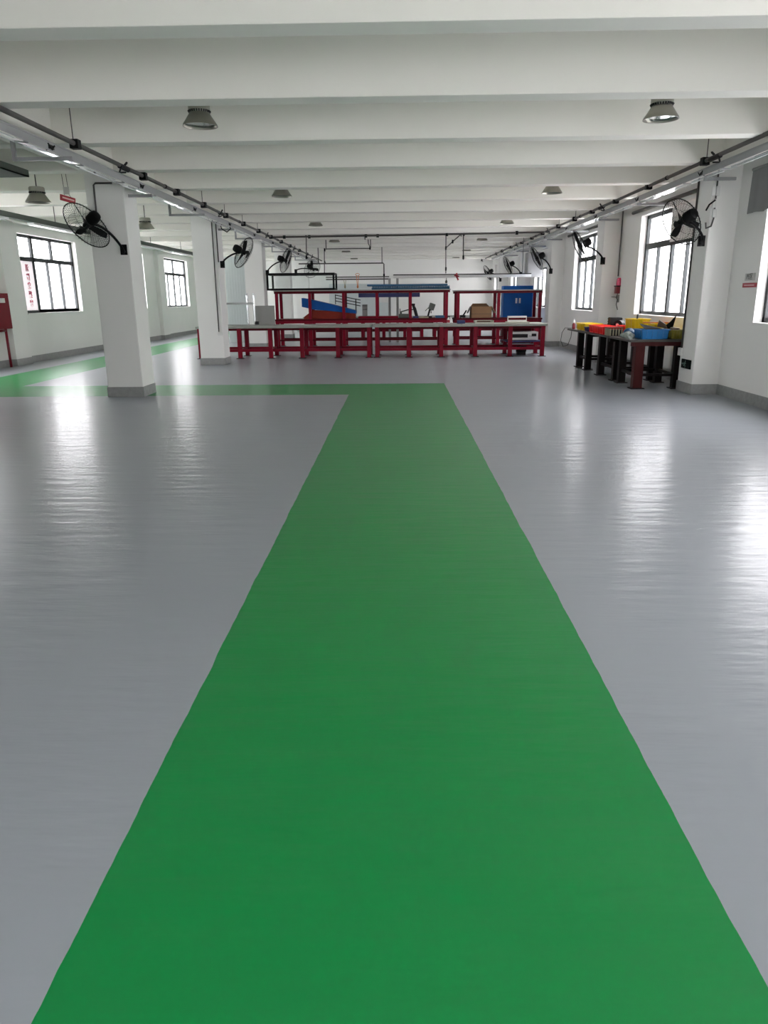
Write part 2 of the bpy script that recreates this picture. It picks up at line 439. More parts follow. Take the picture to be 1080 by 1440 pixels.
long_pipe('long grey service pipe with black clamps running above the left trunking', -3.77, 3.255, [9.33, 11.7, 13.4, 15.2, 17.1, 19, 21, 23.0, 25, 27, 29.5, 32], 1)
long_pipe('long grey service pipe with black clamps running along the window side', 4.30, 3.285, [8.0, 11.25, 13.64, 15.6, 17.43, 19.1, 21, 23.2, 25, 27, 29.5, 32], -1)

def trunking(name, label, x0, x1, z0, z1, ya, yb, side, tilt, brs, material=M['trunk'], refl=True):
    t = thing(name, label, 'trunking', ((x0+x1)/2, (ya+yb)/2, z0))
    MB().box(x0, x1, ya, yb, z0+0.012, z1, bev=0.004).build('channel', material, t)
    MB().box(x0-0.006, x1+0.006, ya, yb, z1-0.012, z1+0.004).build('lip', material, t)
    n = 0
    y = ya+0.3
    while refl and y+1.25 < yb:
        za, zb_ = z0, z0+tilt
        xa, xb = (x1, x0) if side > 0 else (x0, x1)      # a: edge facing the hall centre
        pol = [(xa, y, za), (xb, y, zb_), (xb, y, z0+0.014+tilt), (xa, y, z0+0.014)]
        r_ = MB().prism(pol, (0, 1.25, 0)).build('reflector', M['reflector'], t)
        xm = (x0+x1)/2
        MB().tube([(xm, y+0.05, z0-0.010), (xm, y+1.2, z0-0.010)], 0.008, 8).build('lamp_tube', M['tube'], r_)
        y += 1.36
    for b in brs:
        if b[0] == 'wall':    # short arm from a column
            _, xa, xb, y = b
            MB().box(min(xa, xb), max(xa, xb), y-0.02, y+0.02, z0-0.05, z0-0.008).build('bracket', M['trunk'], t)
        else:                 # L-shaped hanger from the beam
            _, xa, xb, y = b
            g = MB().box(min(xa, xb), max(xa, xb), y-0.02, y+0.02, z0-0.045, z0-0.008)
            g.box(xa-0.02, xa+0.02, y-0.02, y+0.02, z0-0.045, ZC)
            g.build('bracket', M['trunk'], t)
    for k in range(9):
        yy = 8.6+2.9*k
        xs = x1 if side > 0 else x0
        q = MB().box(xs-0.004, xs+0.02, yy-0.05, yy+0.05, (z0+z1)/2-0.02, (z0+z1)/2+0.02)
        q.tube([(xs+0.01*side, yy-0.07, (z0+z1)/2+0.03), (xs+0.03*side, yy-0.03, (z0+z1)/2-0.03), (xs+0.03*side, yy+0.04, (z0+z1)/2+0.02)], 0.008, 6)
        q.build('socket', M['darkmachine'], t)
    return t
trunking('light_trunking', 'grey light trunking with mirror reflectors along the column row', -3.90, -3.75, 3.035, 3.14, 1.0, 36.0, 1, 0.016,
         [('wall', -4.07, -3.71, 11.85+BAY*k) for k in (-1, 0, 1, 2, 3)]+[('hang', -4.25, -3.60, 8.8+BAY*k) for k in range(5)])
trunking('light_trunking', 'grey light trunking with mirror reflectors along the window wall pilasters', 4.36, 4.50, 3.11, 3.21, 1.0, 36.0, -1, 0.0,
         [('wall', 4.39, 4.84, 11.45+BAY*k) for k in (-1, 0, 1, 2, 3)]+[('wall', 4.36, 4.93, 14.4+BAY*k) for k in range(4)])
t = thing('light_trunking', 'dull grey green trunking near the far left windows', 'trunking', (-7.4, 17, 3.02))
MB().box(-7.55, -7.40, 2, 36, 3.03, 3.13, bev=0.004).build('channel', M['green_trunk'], t)
for k in range(9):
    MB().box(-7.56, -7.42, 3+3.2*k, 5.2+3.2*k, 2.985, 3.032).build('lamp_housing', M['tube'], t)
    MB().tube([(-7.47, 4.1+3.2*k, 3.12), (-7.47, 4.1+3.2*k, ZC)], 0.008, 6).build('hanger_rod', M['pipe'], t)
t = thing('cable_tray', 'dark short cable tray hanging at the left edge before the first column', 'tray', (-5.3, 10, 3.2))
MB().box(-5.75, -5.1, 3.0, 10.9, 3.14, 3.155).box(-5.13, -5.1, 3, 10.9, 3.14, 3.23).box(-5.75, -5.72, 3, 10.9, 3.14, 3.23).build('tray_channel', M['green_trunk'], t)
for y in (4.5, 7.5, 10.2):
    MB().tube([(-5.42, y, 3.15), (-5.42, y, ZC)], 0.008, 6).build('hanger_rod', M['pipe'], t)

# pipes over the work area
def pipe_thing(label, pts, r, joints, material=M['pipe'], name='overhead_pipe', hang=()):
    c = Vector(pts[0])
    t = thing(name, label, 'pipe', tuple(c))
    MB().tube(pts, r, 8).build('pipe_run', material, t)
    for p in joints:
        MB().lathe(p, [(0, -0.05), (r*1.6, -0.05), (r*1.6, 0.05), (0, 0.05)], n=10).build('joint', M['black'], t)
    for (a, b) in hang: MB().bar(a, b, 0.03, 0.03).build('hanger', M['pipe'], t)
    return t
pipe_thing('thick dark pipe crossing the hall below the beams above the racks', [(-3.77, 23.2, 3.255), (0.2, 23.1, 3.265), (4.3, 22.9, 3.285)], 0.026,
           [(-3.4, 23.2, 3.26), (-2.65, 23.2, 3.26), (-0.95, 23.15, 3.263), (-0.6, 23.15, 3.263), (1.45, 23.05, 3.27), (3.5, 22.95, 3.28)],
           hang=[((-0.98, 23.15, 3.15), (-0.98, 23.15, ZB+0.4)), ((1.87, 23.03, 3.2), (1.87, 23.03, ZB+0.4))])
pipe_thing('thin pipe loop dropping beside the black framed case', [(-0.95, 23.15, 3.263), (-0.94, 23.25, 3.27), (-0.98, 23.29, 3.33), (-2.55, 23.29, 3.385), (-2.75, 23.29, 3.37), (-2.77, 23.29, 2.65)], 0.016, [(-2.76, 23.29, 3.34), (-2.77, 23.29, 2.68)])
pipe_thing('second thin pipe loop hanging lower over the racks', [(-0.97, 25.3, 3.37), (-0.97, 25.4, 3.2), (-0.9, 25.5, 3.05), (-2.35, 25.5, 3.045), (-2.43, 25.5, 3.0), (-2.45, 25.5, 2.27)], 0.016,
           [(-0.92, 25.5, 3.06), (-2.42, 25.5, 3.02)], hang=[((-0.9, 25.5, 3.05), (-0.9, 25.5, 3.6)), ((-2.37, 25.5, 3.05), (-2.37, 25.5, 3.6))])
pipe_thing('far pipe bent down in front of the end wall', [(-3.75, 29, 2.74), (-0.56, 29, 2.735), (-0.53, 29, 2.70), (-0.53, 29, 1.95)], 0.022, [(-0.53, 29, 2.3)],
           hang=[((-3.0, 29, 2.74), (-3.0, 29, 3.6)), ((-0.6, 29, 2.74), (-0.6, 29, 3.6))])
pipe_thing('straight drop pipe right of the hanging rail centre', [(1.94, 23.03, 3.272), (1.95, 23.03, 2.55)], 0.018, [(1.95, 23.03, 3.27), (1.95, 23.03, 2.62)])
pipe_thing('drop pipe with a diagonal brace over the blue pegboard roll', [(1.86, 23.12, 3.26), (1.63, 23.12, 3.07), (1.43, 23.12, 2.89), (1.44, 23.12, 2.17)], 0.016, [(1.43, 23.12, 2.89), (1.63, 23.12, 3.07), (1.44, 23.12, 2.3)],
           hang=[((1.43, 23.12, 2.9), (1.43, 23.12, 3.6))])

# work-light rail on posts
t = thing('light_rail', 'long dark topped white light rail spanning over the racks on two grey posts', 'rail', (2.2, 26, 2.1))
MB().box(-0.16, 4.5, 25.95, 26.05, 2.205, 2.235).build('rail_top', M['black'], t)
MB().box(-0.16, 4.5, 25.93, 26.07, 2.115, 2.203, bev=0.006).build('lamp_housing', M['whitepl'], t)
MB().box(-2.45, -0.30, 25.97, 26.03, 2.15, 2.185).build('rail_arm', M['pipe'], t)
MB().box(-2.45, -0.30, 25.97, 26.03, 2.075, 2.115).build('rail_arm', M['pipe'], t)
for x in (-0.29, -0.02):
    MB().box(x-0.04, x+0.04, 25.96, 26.04, 0, 2.112).build('post', M['steelgrey'], t)
MB().tube([(4.2, 26, 2.23), (4.2, 26, ZB+0.3)], 0.01, 6).build('hanger_rod', M['pipe'], t)

# ------------------------------------------------------------------ high bay lamps
def highbay(loc, label, group, zrod):
    t = thing('high_bay_lamp', label, 'lamp', loc, group)
    x, y, z = loc
    MB().lathe((x, y, z), [(0.187, 0.0), (0.182, 0.018), (0.155, 0.055), (0.105, 0.13), (0.100, 0.13), (0.148, 0.055), (0.176, 0.016), (0.180, 0.0)], closed=True).build('reflector', M['alu'], t)
    MB().lathe((x, y, z), [(0, 0.028), (0.168, 0.028), (0.168, 0.022), (0, 0.022)]).build('cover_glass', M['lampglass'], t)
    h = MB().lathe((x, y, z), [(0, 0.128), (0.106, 0.128), (0.112, 0.15), (0.116, 0.155), (0.116, 0.205), (0.105, 0.222), (0, 0.222)])
    h.build('housing', M['alu_body'], t)
    f = MB()
    for i in range(28):
        a = 2*PI*i/28
        f.bar((x+0.108*math.cos(a), y+0.108*math.sin(a), z+0.131), (x+0.119*math.cos(a), y+0.119*math.sin(a), z+0.150), 0.012, 0.012)
    f.build('cooling_fin', M['darkmachine'], t)
    MB().tube([(x, y, z+0.2), (x, y, zrod+0.006)], 0.009, 8).build('rod', M['pipe'], t)
    return t
ordn = ['nearest the camera', 'second from the camera', 'third from the camera', 'fourth from the camera', 'fifth from the camera', 'sixth and last']
LY = [8.7+5.75*i for i in range(6)]
proto = None
def place_lamp(loc, label, group, zr=ZC):
    global proto
    if zr == ZC and abs(loc[2]-3.29) < 1e-6:
        if proto is None:
            proto = highbay(loc, label, group, zr); return proto
        c = copy_tree(proto); c.location = loc; c['label'] = label; c['group'] = group; return c
    return highbay(loc, label, group, zr)
for i, y in enumerate(LY):
    place_lamp((-2.13, y, 3.29), 'grey bell shaped high bay lamp in the left ceiling row, '+ordn[i], 'high bay lamps of the main hall')
for i, y in enumerate(LY):
    place_lamp((2.81, y, 3.29), 'grey bell shaped high bay lamp in the right ceiling row, '+ordn[i], 'high bay lamps of the main hall')
place_lamp((-5.545, 12.04, 2.95), 'grey high bay lamp on a long rod left of the first column', 'high bay lamps of the side aisle')
place_lamp((-5.397, 16.59, 2.95), 'grey high bay lamp on a long rod seen between the first two columns', 'high bay lamps of the side aisle')

# ------------------------------------------------------------------ wall fans
def fan(label, c, n, mount, mdir, rad=0.36, spin=0.3):
    """c disc centre, n blowing direction, mount = plate point on the wall, mdir = outward wall normal"""
    c = Vector(c); n = Vector(n).normalized(); mount = Vector(mount); mdir = Vector(mdir).normalized()
    t = thing('wall_fan', label, 'fan', tuple(mount), 'black industrial wall fans')
    a = Vector((0, 0, 1)); u = n.cross(a).normalized(); w = n.cross(u)
    def P(r, ang, d): return c+n*d+(u*math.cos(ang)+w*math.sin(ang))*r
    g = MB()
    g.tube([P(rad, 2*PI*i/36, 0) for i in range(36)], 0.0075, 6, closed=True)
    for rr, d in ((0.66, 0.075), (0.33, 0.10)):
        g.tube([P(rad*rr, 2*PI*i/28, d) for i in range(28)], 0.002, 4, closed=True)
        g.tube([P(rad*rr, 2*PI*i/28, -d) for i in range(28)], 0.002, 4, closed=True)
    for i in range(44):
        an = 2*PI*i/44
        for s in (1, -1):
            g.tube([P(rad, an, 0), P(rad*0.93, an+0.03, 0.04*s), P(rad*0.66, an+0.1, 0.075*s), P(rad*0.33, an+0.2, 0.10*s), P(rad*0.12, an+0.28, 0.105*s)], 0.0018, 4, caps=False)
    g.build('guard', M['black'], t)
    MB().lathe(c, [(0, 0.112), (0.05, 0.112), (0.055, 0.10), (0, 0.10)], axis=n, n=20).build('badge', M['black'], t)
    MB().lathe(c, [(0, 0.045), (0.045, 0.04), (0.055, -0.05), (0, -0.05)], axis=n, n=20).build('hub', M['black'], t)
    for k in range(3):
        b = MB(); an = spin+2*PI*k/3; rows = []
        for i in range(6):
            q = i/5; rr = rad*(0.13+0.77*q); half = 0.10+0.16*math.sin(PI*min(1, q*0.85+0.12))*(1-0.25*q)
            pit = 0.035*(1-0.4*q)
            rows.append([(P(rr, an+half*sg*0.9, pit*sg+0.0) , ) for sg in (-1, -0.3, 0.4, 1)])
        vs = [[(b.bm.verts.new(v[0]+n*0.002), b.bm.verts.new(v[0]-n*0.002)) for v in r_] for r_ in rows]
        for i in range(5):
            for j in range(3):
                b.bm.faces.new((vs[i][j][0], vs[i][j+1][0], vs[i+1][j+1][0], vs[i+1][j][0]))
                b.bm.faces.new((vs[i][j][1], vs[i+1][j][1], vs[i+1][j+1][1], vs[i][j+1][1]))
        for i in range(5):
            for j in (0, 3): b.bm.faces.new((vs[i][j][0], vs[i+1][j][0], vs[i+1][j][1], vs[i][j][1]))
        for j in range(3):
            for i in (0, 5): b.bm.faces.new((vs[i][j][0], vs[i][j+1][0], vs[i][j+1][1], vs[i][j][1]))
        b.build('blade', M['black'], t)
    MB().lathe(c-n*0.10, [(0, 0.02), (0.07, 0.02), (0.085, 0.0), (0.085, -0.10), (0.07, -0.145), (0.03, -0.16), (0, -0.16)], axis=n, n=24).build('motor', M['black'], t)
    # swan-neck arm from plate to motor
    side = mdir.cross(Vector((0, 0, 1)))
    me = c-n*0.17-Vector((0, 0, 0.085))
    p0 = mount+mdir*0.03
    p1 = p0+mdir*0.09+Vector((0, 0, 0.05))
    p2 = p0+(me-p0)*0.45; p2.z = max(p0.z+0.14, me.z-0.03)
    pts = []
    for i in range(13):
        q = i/12
        pts.append(p0*(1-q)**3+p1*3*q*(1-q)**2+p2*3*q*q*(1-q)+me*q**3)
    ar = MB().tube(pts, 0.019, 8)
    ar.tube([me, me+Vector((0, 0, 0.07))], 0.022, 8)
    ar.build('arm', M['black'], t)
    pl = MB()
    x, y = mdir.x, mdir.y
    pl.bar(mount+mdir*0.012-Vector((0, 0, 0.075)), mount+mdir*0.012+Vector((0, 0, 0.075)), 0.024 if abs(x) > 0.5 else 0.10, 0.10 if abs(x) > 0.5 else 0.024)
    pl.tube([mount+mdir*0.02-Vector((0, 0, 0.03)), mount+mdir*0.07-Vector((0, 0, 0.02))], 0.03, 8)
    pl.build('mount_plate', M['black'], t)
    return t
fan('black wall fan tilted on the front face of the first column', (-4.515, 11.25, 2.545), (-0.77, 0.336, -0.53), (-4.17, 11.70, 2.23), (0, -1, 0), 0.365, 0.5)
fan('black wall fan on the right side of the second column', (-3.476, 17.35, 2.495), (0.70, 0.52, -0.42), (-3.99, 17.44, 2.25), (0, -1, 0), 0.36, 0.1)
fan('black wall fan on the third column, above the black framed case corner', (-3.36, 23.0, 2.58), (0.78, 0.45, -0.30), (-3.96, 23.2, 2.25), (0, -1, 0), 0.36, 0.9)
fan('small distant black wall fan on the fourth column', (-3.22, 28.75, 2.56), (0.45, 0.75, -0.35), (-3.86, 28.94, 2.47), (0, -1, 0), 0.36, 0.2)
fan('black wall fan on the nearest pilaster, in front of the boarded window light', (4.06, 11.25, 2.50), (-0.34, 0.80, -0.34), (4.46, 11.50, 2.25), (0, -1, 0), 0.34, 0.2)
fan('black wall fan seen edge on at the second pilaster', (4.00, 17.1, 2.535), (-0.86, 0.15, -0.42), (4.56, 17.25, 2.23), (0, -1, 0), 0.36, 0.4)
fan('black wall fan seen edge on at the third pilaster', (4.10, 22.85, 2.56), (-0.82, 0.25, -0.45), (4.56, 23.0, 2.2), (0, -1, 0), 0.36, 0.7)
fan('black wall fan at the fourth pilaster, above the blue cabinet', (4.08, 28.6, 2.58), (-0.8, 0.25, -0.4), (4.58, 28.75, 2.28), (0, -1, 0), 0.36, 1.1)
fan('farthest black wall fan at the fifth pilaster', (4.02, 34.35, 2.5), (-0.7, 0.3, -0.4), (4.60, 34.5, 2.2), (0, -1, 0), 0.36, 1.6)

# ------------------------------------------------------------------ conduits, boxes, signs
def conduit(label, pts, r=0.011, box=None, material=M['pipe']):
    t = thing('conduit', label, 'conduit', pts[-1])
    MB().tube(pts, r, 8).build('conduit_run', material, t)
    if box:
        (x0, x1, y0, y1, z0, z1) = box
        MB().box(x0, x1, y0, y1, z0, z1, bev=0.006).build('outlet_box', M['whitepl'] if r > 0.0111 else M['steelgrey'], t)
    return t
conduit('thin bent conduit on the front face of the first column', [(-4.24, 11.685, 3.165), (-4.49, 11.685, 3.165), (-4.52, 11.685, 3.14), (-4.525, 11.685, 2.65)], 0.014)
conduit('thin vertical conduit ending in an outlet on the second column', [(-4.175, 17.435, 3.25), (-4.185, 17.435, 0.76)], 0.012, (-4.21, -4.09, 17.40, 17.45, 0.68, 0.75))
conduit('second conduit feeding the fan on the second column', [(-4.085, 17.435, 3.2), (-4.08, 17.435, 2.3)], 0.014)
conduit('looped black cable beside the conduit top on the second column', [(-4.10, 17.44, 3.15), (-3.98, 17.40, 3.15), (-3.94, 17.36, 3.0), (-3.82, 17.34, 2.93), (-3.74, 17.36, 3.0), (-3.78, 17.38, 3.1), (-3.92, 17.38, 3.14)], 0.012, None, M['black'])
conduit('vertical conduit in the corner behind the second pilaster leading to the alarm', [(4.915, 17.2, 3.25), (4.915, 17.2, 1.9)], 0.014)
conduit('tall conduit with a switch box down the nearest pilaster edge', [(4.535, 12.02, 3.2), (4.535, 12.02, 0.66)], 0.016, (4.50, 4.55, 11.96, 12.08, 0.56, 0.68))
conduit('pair of thin pipes beside sockets on the nearest pilaster', [(4.60, 11.485, 3.25), (4.60, 11.485, 2.55), (4.57, 11.47, 2.45), (4.49, 11.45, 2.42), (4.48, 11.45, 2.5)], 0.012, None)
t = thing('socket_strip', 'white socket boxes with switches high on the nearest pilaster beside the fan', 'socket', (4.52, 11.49, 2.6))
for (z0, z1, xx) in ((2.86, 2.99, 4.555), (2.86, 2.99, 4.615), (2.70, 2.82, 4.58), (2.57, 2.68, 4.60)):
    MB().box(xx-0.026, xx+0.026, 11.455, 11.50, z0, z1, bev=0.01).build('socket_box', M['whitepl'], t)
MB().tube([(4.46, 11.44, 2.66), (4.50, 11.44, 2.74), (4.58, 11.44, 2.80)], 0.012, 6).build('cable', M['black'], t)
conduit('sloping grey bar mounted above the window behind the nearest fan', [(4.90, 12.7, 3.13), (4.90, 16.4, 3.13)], 0.035)
conduit('grey bar mounted above the window at the second pilaster', [(4.90, 18.2, 3.13), (4.90, 22.4, 3.13)], 0.035)

def plate_sign(name, label, cat, x0, x1, y0, y1, z0, z1, material, parent=None):
    return MB().box(x0, x1, y0, y1, z0, z1, bev=0.002).build(name, material, parent)
t = thing('zone_sign', 'small pale sign over a red strip beside the nearest right window', 'sign', (4.94, 10.8, 1.58))
plate_sign('white_plate', '', '', 4.938, 4.95, 10.70, 10.99, 1.675, 1.775, M['greysign'], t)
text_part('lettering', 'PE区', 0.095, M['darktext'], frame_at((4.937, 10.85, 1.725), (0, -1, 0), (0, 0, 1)), t, 0.001)
plate_sign('red_plate', '', '', 4.938, 4.95, 10.63, 11.04, 1.585, 1.645, M['signred'], t)
plate_sign('white_line', '', '', 4.936, 4.94, 10.68, 10.99, 1.607, 1.622, M['pinktext'], t)
tag(recentre(MB().box(4.936, 4.95, 18.35, 18.62, 1.70, 1.77, bev=0.003).build('wall_plate', M['steelgrey'])), 'small grey plate on the wall beside the second right window', 'plate')
tag(recentre(MB().box(4.936, 4.95, 24.0, 24.3, 1.68, 1.75, bev=0.003).build('wall_plate', M['steelgrey'])), 'small grey plate on the wall by the third pilaster, above the rack end', 'plate')

t = thing('hanging_sign', 'white and red sign hanging on two wires left of the first column', 'sign', (-5.07, 12, 2.93))
MB().box(-5.11, -5.02, 11.98, 11.99, 3.055, 3.16).build('white_plate', M['greysign'], t)
MB().bar((-5.135, 11.9, 3.01), (-5.015, 12.15, 2.975), 0.012, 0.085).build('red_plate', M['signred'], t)
MB().bar((-5.115, 11.93, 3.008), (-5.02, 12.12, 2.981), 0.016, 0.02).build('white_line', M['pinktext'], t)
MB().tube([(-5.10, 11.985, 3.15), (-5.12, 11.985, 3.6), (-5.12, 11.985, ZC)], 0.004, 5).build('wire', M['black'], t)
MB().tube([(-5.035, 11.985, 3.15), (-5.06, 11.985, 3.6), (-5.06, 11.985, ZC)], 0.004, 5).build('wire', M['black'], t)
MB().tube([(-5.10, 11.985, 3.06), (-5.10, 11.96, 3.02)], 0.003, 5).tube([(-5.035, 11.985, 3.06), (-5.035, 12.1, 3.0)], 0.003, 5).build('wire', M['black'], t)

# exit sign low on the nearest pilaster's inner face
t = thing('exit_sign', 'dark emergency exit sign with a running figure low on the nearest pilaster', 'sign', (4.54, 11.78, 0.37))
MB().box(4.53, 4.552, 11.60, 11.96, 0.375, 0.515, bev=0.004).build('sign_plate', M['exit'], t)
g = MB(); X_ = 4.527
def gp(y, z): return (X_, 11.80-y, 0.445+z)
g.lathe(gp(0.012, 0.043), [(0, -0.002), (0.013, -0.002), (0.013, 0.002), (0, 0.002)], axis=(1, 0, 0), n=14)
for a, b, wd in (((0.008, 0.028), (-0.008, -0.01), 0.018), ((-0.008, -0.008), (0.02, -0.03), 0.010), ((0.02, -0.03), (0.012, -0.055), 0.010),
                 ((-0.008, -0.008), (-0.03, -0.03), 0.010), ((-0.03, -0.03), (-0.055, -0.028), 0.010), ((0.006, 0.022), (0.036, 0.006), 0.009), ((0.006, 0.022), (-0.026, 0.016), 0.009), ((-0.026, 0.016), (-0.034, -0.006), 0.008)):
    g.bar(gp(*a), gp(*b), wd, 0.003, (1, 0, 0))
g.build('running_figure', M['exitglyph'], t)
g = MB().bar(gp(-0.15, 0), gp(-0.08, 0), 0.012, 0.003, (1, 0, 0)).prism([gp(-0.08, 0.025), gp(-0.08, -0.025), gp(-0.055, 0)], (0.003, 0, 0))
g.build('arrow', M['exitglyph'], t)

# fire alarm on the second pilaster corner
t = thing('alarm_beacon', 'red alarm beacon over a dark red box in the corner of the second pilaster', 'alarm', (4.93, 17.1, 1.5))
MB().lathe((4.93, 17.12, 1.70), [(0, 0), (0.06, 0), (0.062, 0.02), (0.055, 0.14), (0.03, 0.165), (0, 0.17)], n=20).build('beacon_dome', M['alarmpink'], t)
MB().box(4.84, 5.0, 17.05, 17.2, 1.68, 1.70).build('shelf_plate', M['black'], t)
MB().box(4.86, 4.99, 17.08, 17.22, 1.53, 1.68, bev=0.01).build('alarm_box', M['alarmdark'], t)
MB().tube([(4.90, 17.08, 1.53), (4.87, 17.06, 1.44), (4.90, 17.06, 1.40), (4.88, 17.06, 1.30), (4.92, 17.06, 1.18)], 0.008, 6).tube([(4.90, 17.06, 1.45), (4.76, 17.05, 1.46)], 0.006, 6).build('cable', M['black'], t)
MB().box(4.93, 5.0, 17.1, 17.22, 1.34, 1.5, bev=0.006).build('junction_box', M['steelgrey'], t)

# fire hose cabinet and its riser on the left wall
t = thing('fire_cabinet', 'red fire hose cabinet with white plate on the left wall', 'cabinet', (-9.13, 16.95, 0.87))
MB().box(XL, -9.03, 16.45, 17.44, 0.88, 1.67, bev=0.01).build('body', M['firered'], t)
d = MB().box(-9.032, -9.012, 16.49, 17.40, 0.92, 1.63, bev=0.005).build('door', M['firered'], t)
MB().box(-9.013, -9.004, 16.55, 17.22, 1.46, 1.56).build('white_plate', M['whitepl'], d)
for z in (1.36, 1.10): MB().box(-9.013, -9.008, 16.6, 17.3, z, z+0.012).build('ridge', M['firered'], d)
p = MB().tube([(-9.13, 17.30, 0.9), (-9.13, 17.30, 0.0)], 0.03, 10)
p.tube([(-9.13, 16.9, 0.84), (-9.13, 17.30, 0.84)], 0.03, 10)
p.build('riser_pipe', M['alarmdark'], t)

# blind over the near right window
t = thing('window_blind', 'short grey fabric blind hanging over the nearest right window', 'blind', (4.9, 9.1, 2.55))
b = MB(); prev = None
n = 40
for i in range(n+1):
    y = 11.06-3.6*i/n; dx = 0.012*math.sin(i*1.7)+0.008*math.sin(i*0.6)
    a = b.bm.verts.new((4.90+dx*0.4, y, 3.13)); c = b.bm.verts.new((4.885+dx*1.6, y+0.0, 2.57+0.01*math.sin(i*0.9)))
    a2 = b.bm.verts.new((4.91+dx*0.4, y, 3.13)); c2 = b.bm.verts.new((4.895+dx*1.6, y, 2.57+0.01*math.sin(i*0.9)))
    if prev:
        pa, pc, pa2, pc2 = prev
        for f in ((pa, a, c, pc), (pa2, pc2, c2, a2), (pa, pa2, a2, a), (pc, c, c2, pc2)):
            q = b.bm.faces.new(f); q.smooth = True
    prev = (a, c, a2, c2)
b.build('fabric', M['fabric'], t)
MB().tube([(4.91, 11.08, 3.14), (4.91, 7.4, 3.14)], 0.02, 10).build('head_rail', M['steelgrey'], t)

# ------------------------------------------------------------------ red workbenches
def workbench(label, x0, x1, legx, seams, group, y0=19.15, y1=20.35, ztop=0.82, mleg=M['red'], name='workbench', thick=0.055, mtop=M['top'], legw=0.105):
    t = thing(name, label, 'workbench', ((x0+x1)/2, (y0+y1)/2, 0), group)
    e = [x0]+seams+[x1]
    for a, c in zip(e, e[1:]):
        MB().box(a+0.004, c-0.004, y0, y1, ztop-thick, ztop, bev=0.006).build('top_board', mtop, t)
    ya, yb = y0+0.14, y1-0.12
    for x in legx:
        for y in (ya, yb):
            l = MB().box(x-legw/2, x+legw/2, y-0.05, y+0.05, 0.012, ztop-thick-0.002, bev=0.006).build('leg', mleg, t)
            MB().box(x-legw/2-0.04, x+legw/2+0.04, y-0.09, y+0.09, 0, 0.012).build('foot_plate', M['darkmachine'], l)
    for y, za in ((ya, 0.17), (yb, 0.17)):
        MB().box(legx[0], legx[-1], y-0.025, y+0.025, za, za+0.07).build('stretcher', mleg, t)
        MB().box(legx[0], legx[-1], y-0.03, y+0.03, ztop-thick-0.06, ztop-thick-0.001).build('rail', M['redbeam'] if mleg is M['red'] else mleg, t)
    for x in legx:
        MB().box(x-0.025, x+0.025, ya, yb, 0.175, 0.235).build('cross_rail', mleg, t)
    return t
workbench('grey topped red front row workbench starting behind the second column', -5.2, -0.675, [-5.13, -4.107, -3.306, -2.487, -1.559, -0.752], [-3.79, -2.40], 'red workbenches of the front row')
wb = workbench('grey topped red front row workbench ending in front of the blue cabinet', -0.66, 3.80, [-0.548, 0.275, 1.107, 1.983, 2.876, 3.704], [1.05, 1.61, 2.43], 'red workbenches of the front row')
MB().box(2.78, 3.72, 19.35, 20.15, 0.36, 0.385, bev=0.004).build('lower_shelf', M['bluedark'], wb)
MB().box(3.76, 3.80, 19.6, 19.75, 0.48, 0.62).build('switch_box', M['darkmachine'], wb)

def rack(label, x0, x1, ux, zt, ztop, y0, y1, back=True, legs_only=()):
    t = thing('rack_bench', label, 'rack', ((x0+x1)/2, (y0+y1)/2, 0), 'red rack benches of the second row')
    for x in ux:
        for y in ((y0+0.06, y1-0.06) if back else (y0+0.06,)):
            l = MB().box(x-0.055, x+0.055, y-0.05, y+0.05, 0.012, zt-0.002, bev=0.006).build('leg', M['red'], t)
            MB().box(x-0.09, x+0.09, y-0.08, y+0.08, 0, 0.012).build('foot_plate', M['darkmachine'], l)
            MB().box(x-0.045, x+0.045, y-0.045, y+0.045, zt, ztop-0.10, bev=0.006).build('upright', M['red'], t)
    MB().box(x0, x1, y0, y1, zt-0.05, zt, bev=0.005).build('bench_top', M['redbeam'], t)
    for y in (y0+0.02, y1-0.06): MB().box(x0+0.02, x1-0.02, y, y+0.04, zt-0.13, zt-0.051).build('rail', M['red'], t)
    MB().box(x0, x1, y0+0.01, y1-0.01, ztop-0.03, ztop, bev=0.004).build('top_shelf', M['top'], t)
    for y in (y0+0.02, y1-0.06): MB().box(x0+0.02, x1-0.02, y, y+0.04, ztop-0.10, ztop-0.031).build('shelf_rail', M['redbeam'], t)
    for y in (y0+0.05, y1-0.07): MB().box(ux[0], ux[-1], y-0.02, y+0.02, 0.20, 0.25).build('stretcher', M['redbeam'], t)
    return t
rack('long red rack bench with an upper shelf carrying the black framed case', -3.86, 1.62, [-3.77, -2.74, -1.69, -0.655, 0.38, 1.50], 0.865, 1.73, 23.45, 24.45)
rack('shorter red rack bench with an upper shelf in front of the blue cabinet', 1.76, 4.50, [1.87, 3.13, 4.41], 0.84, 1.69, 23.62, 24.7)

def low_bench(label, x0, x1, y0, legx, ztop, group):
    t = thing('workbench', label, 'workbench', ((x0+x1)/2, y0+0.5, 0), group)
    MB().box(x0, x1, y0, y0+1.0, ztop-0.06, ztop, bev=0.005).build('top_board', M['top'], t)
    for x in legx:
        for y in (y0+0.08, y0+0.92):
            MB().box(x-0.055, x+0.055, y-0.05, y+0.05, 0, ztop-0.062, bev=0.006).build('leg', M['red'], t)
    for y in (y0+0.08, y0+0.92):
        MB().box(legx[0], legx[-1], y-0.02, y+0.02, 0.25, 0.31).build('stretcher', M['redbeam'], t)
    return t
low_bench('red legged bench standing behind the long rack bench', -3.6, 1.0, 28.4, [-3.5, -2.3, -1.35, -0.55, 0.25, 0.9], 0.8, 'red workbenches of the back row')
low_bench('red legged bench standing behind the shorter rack bench', 1.3, 4.2, 28.6, [1.4, 2.2, 3.1, 4.1], 0.8, 'red workbenches of the back row')

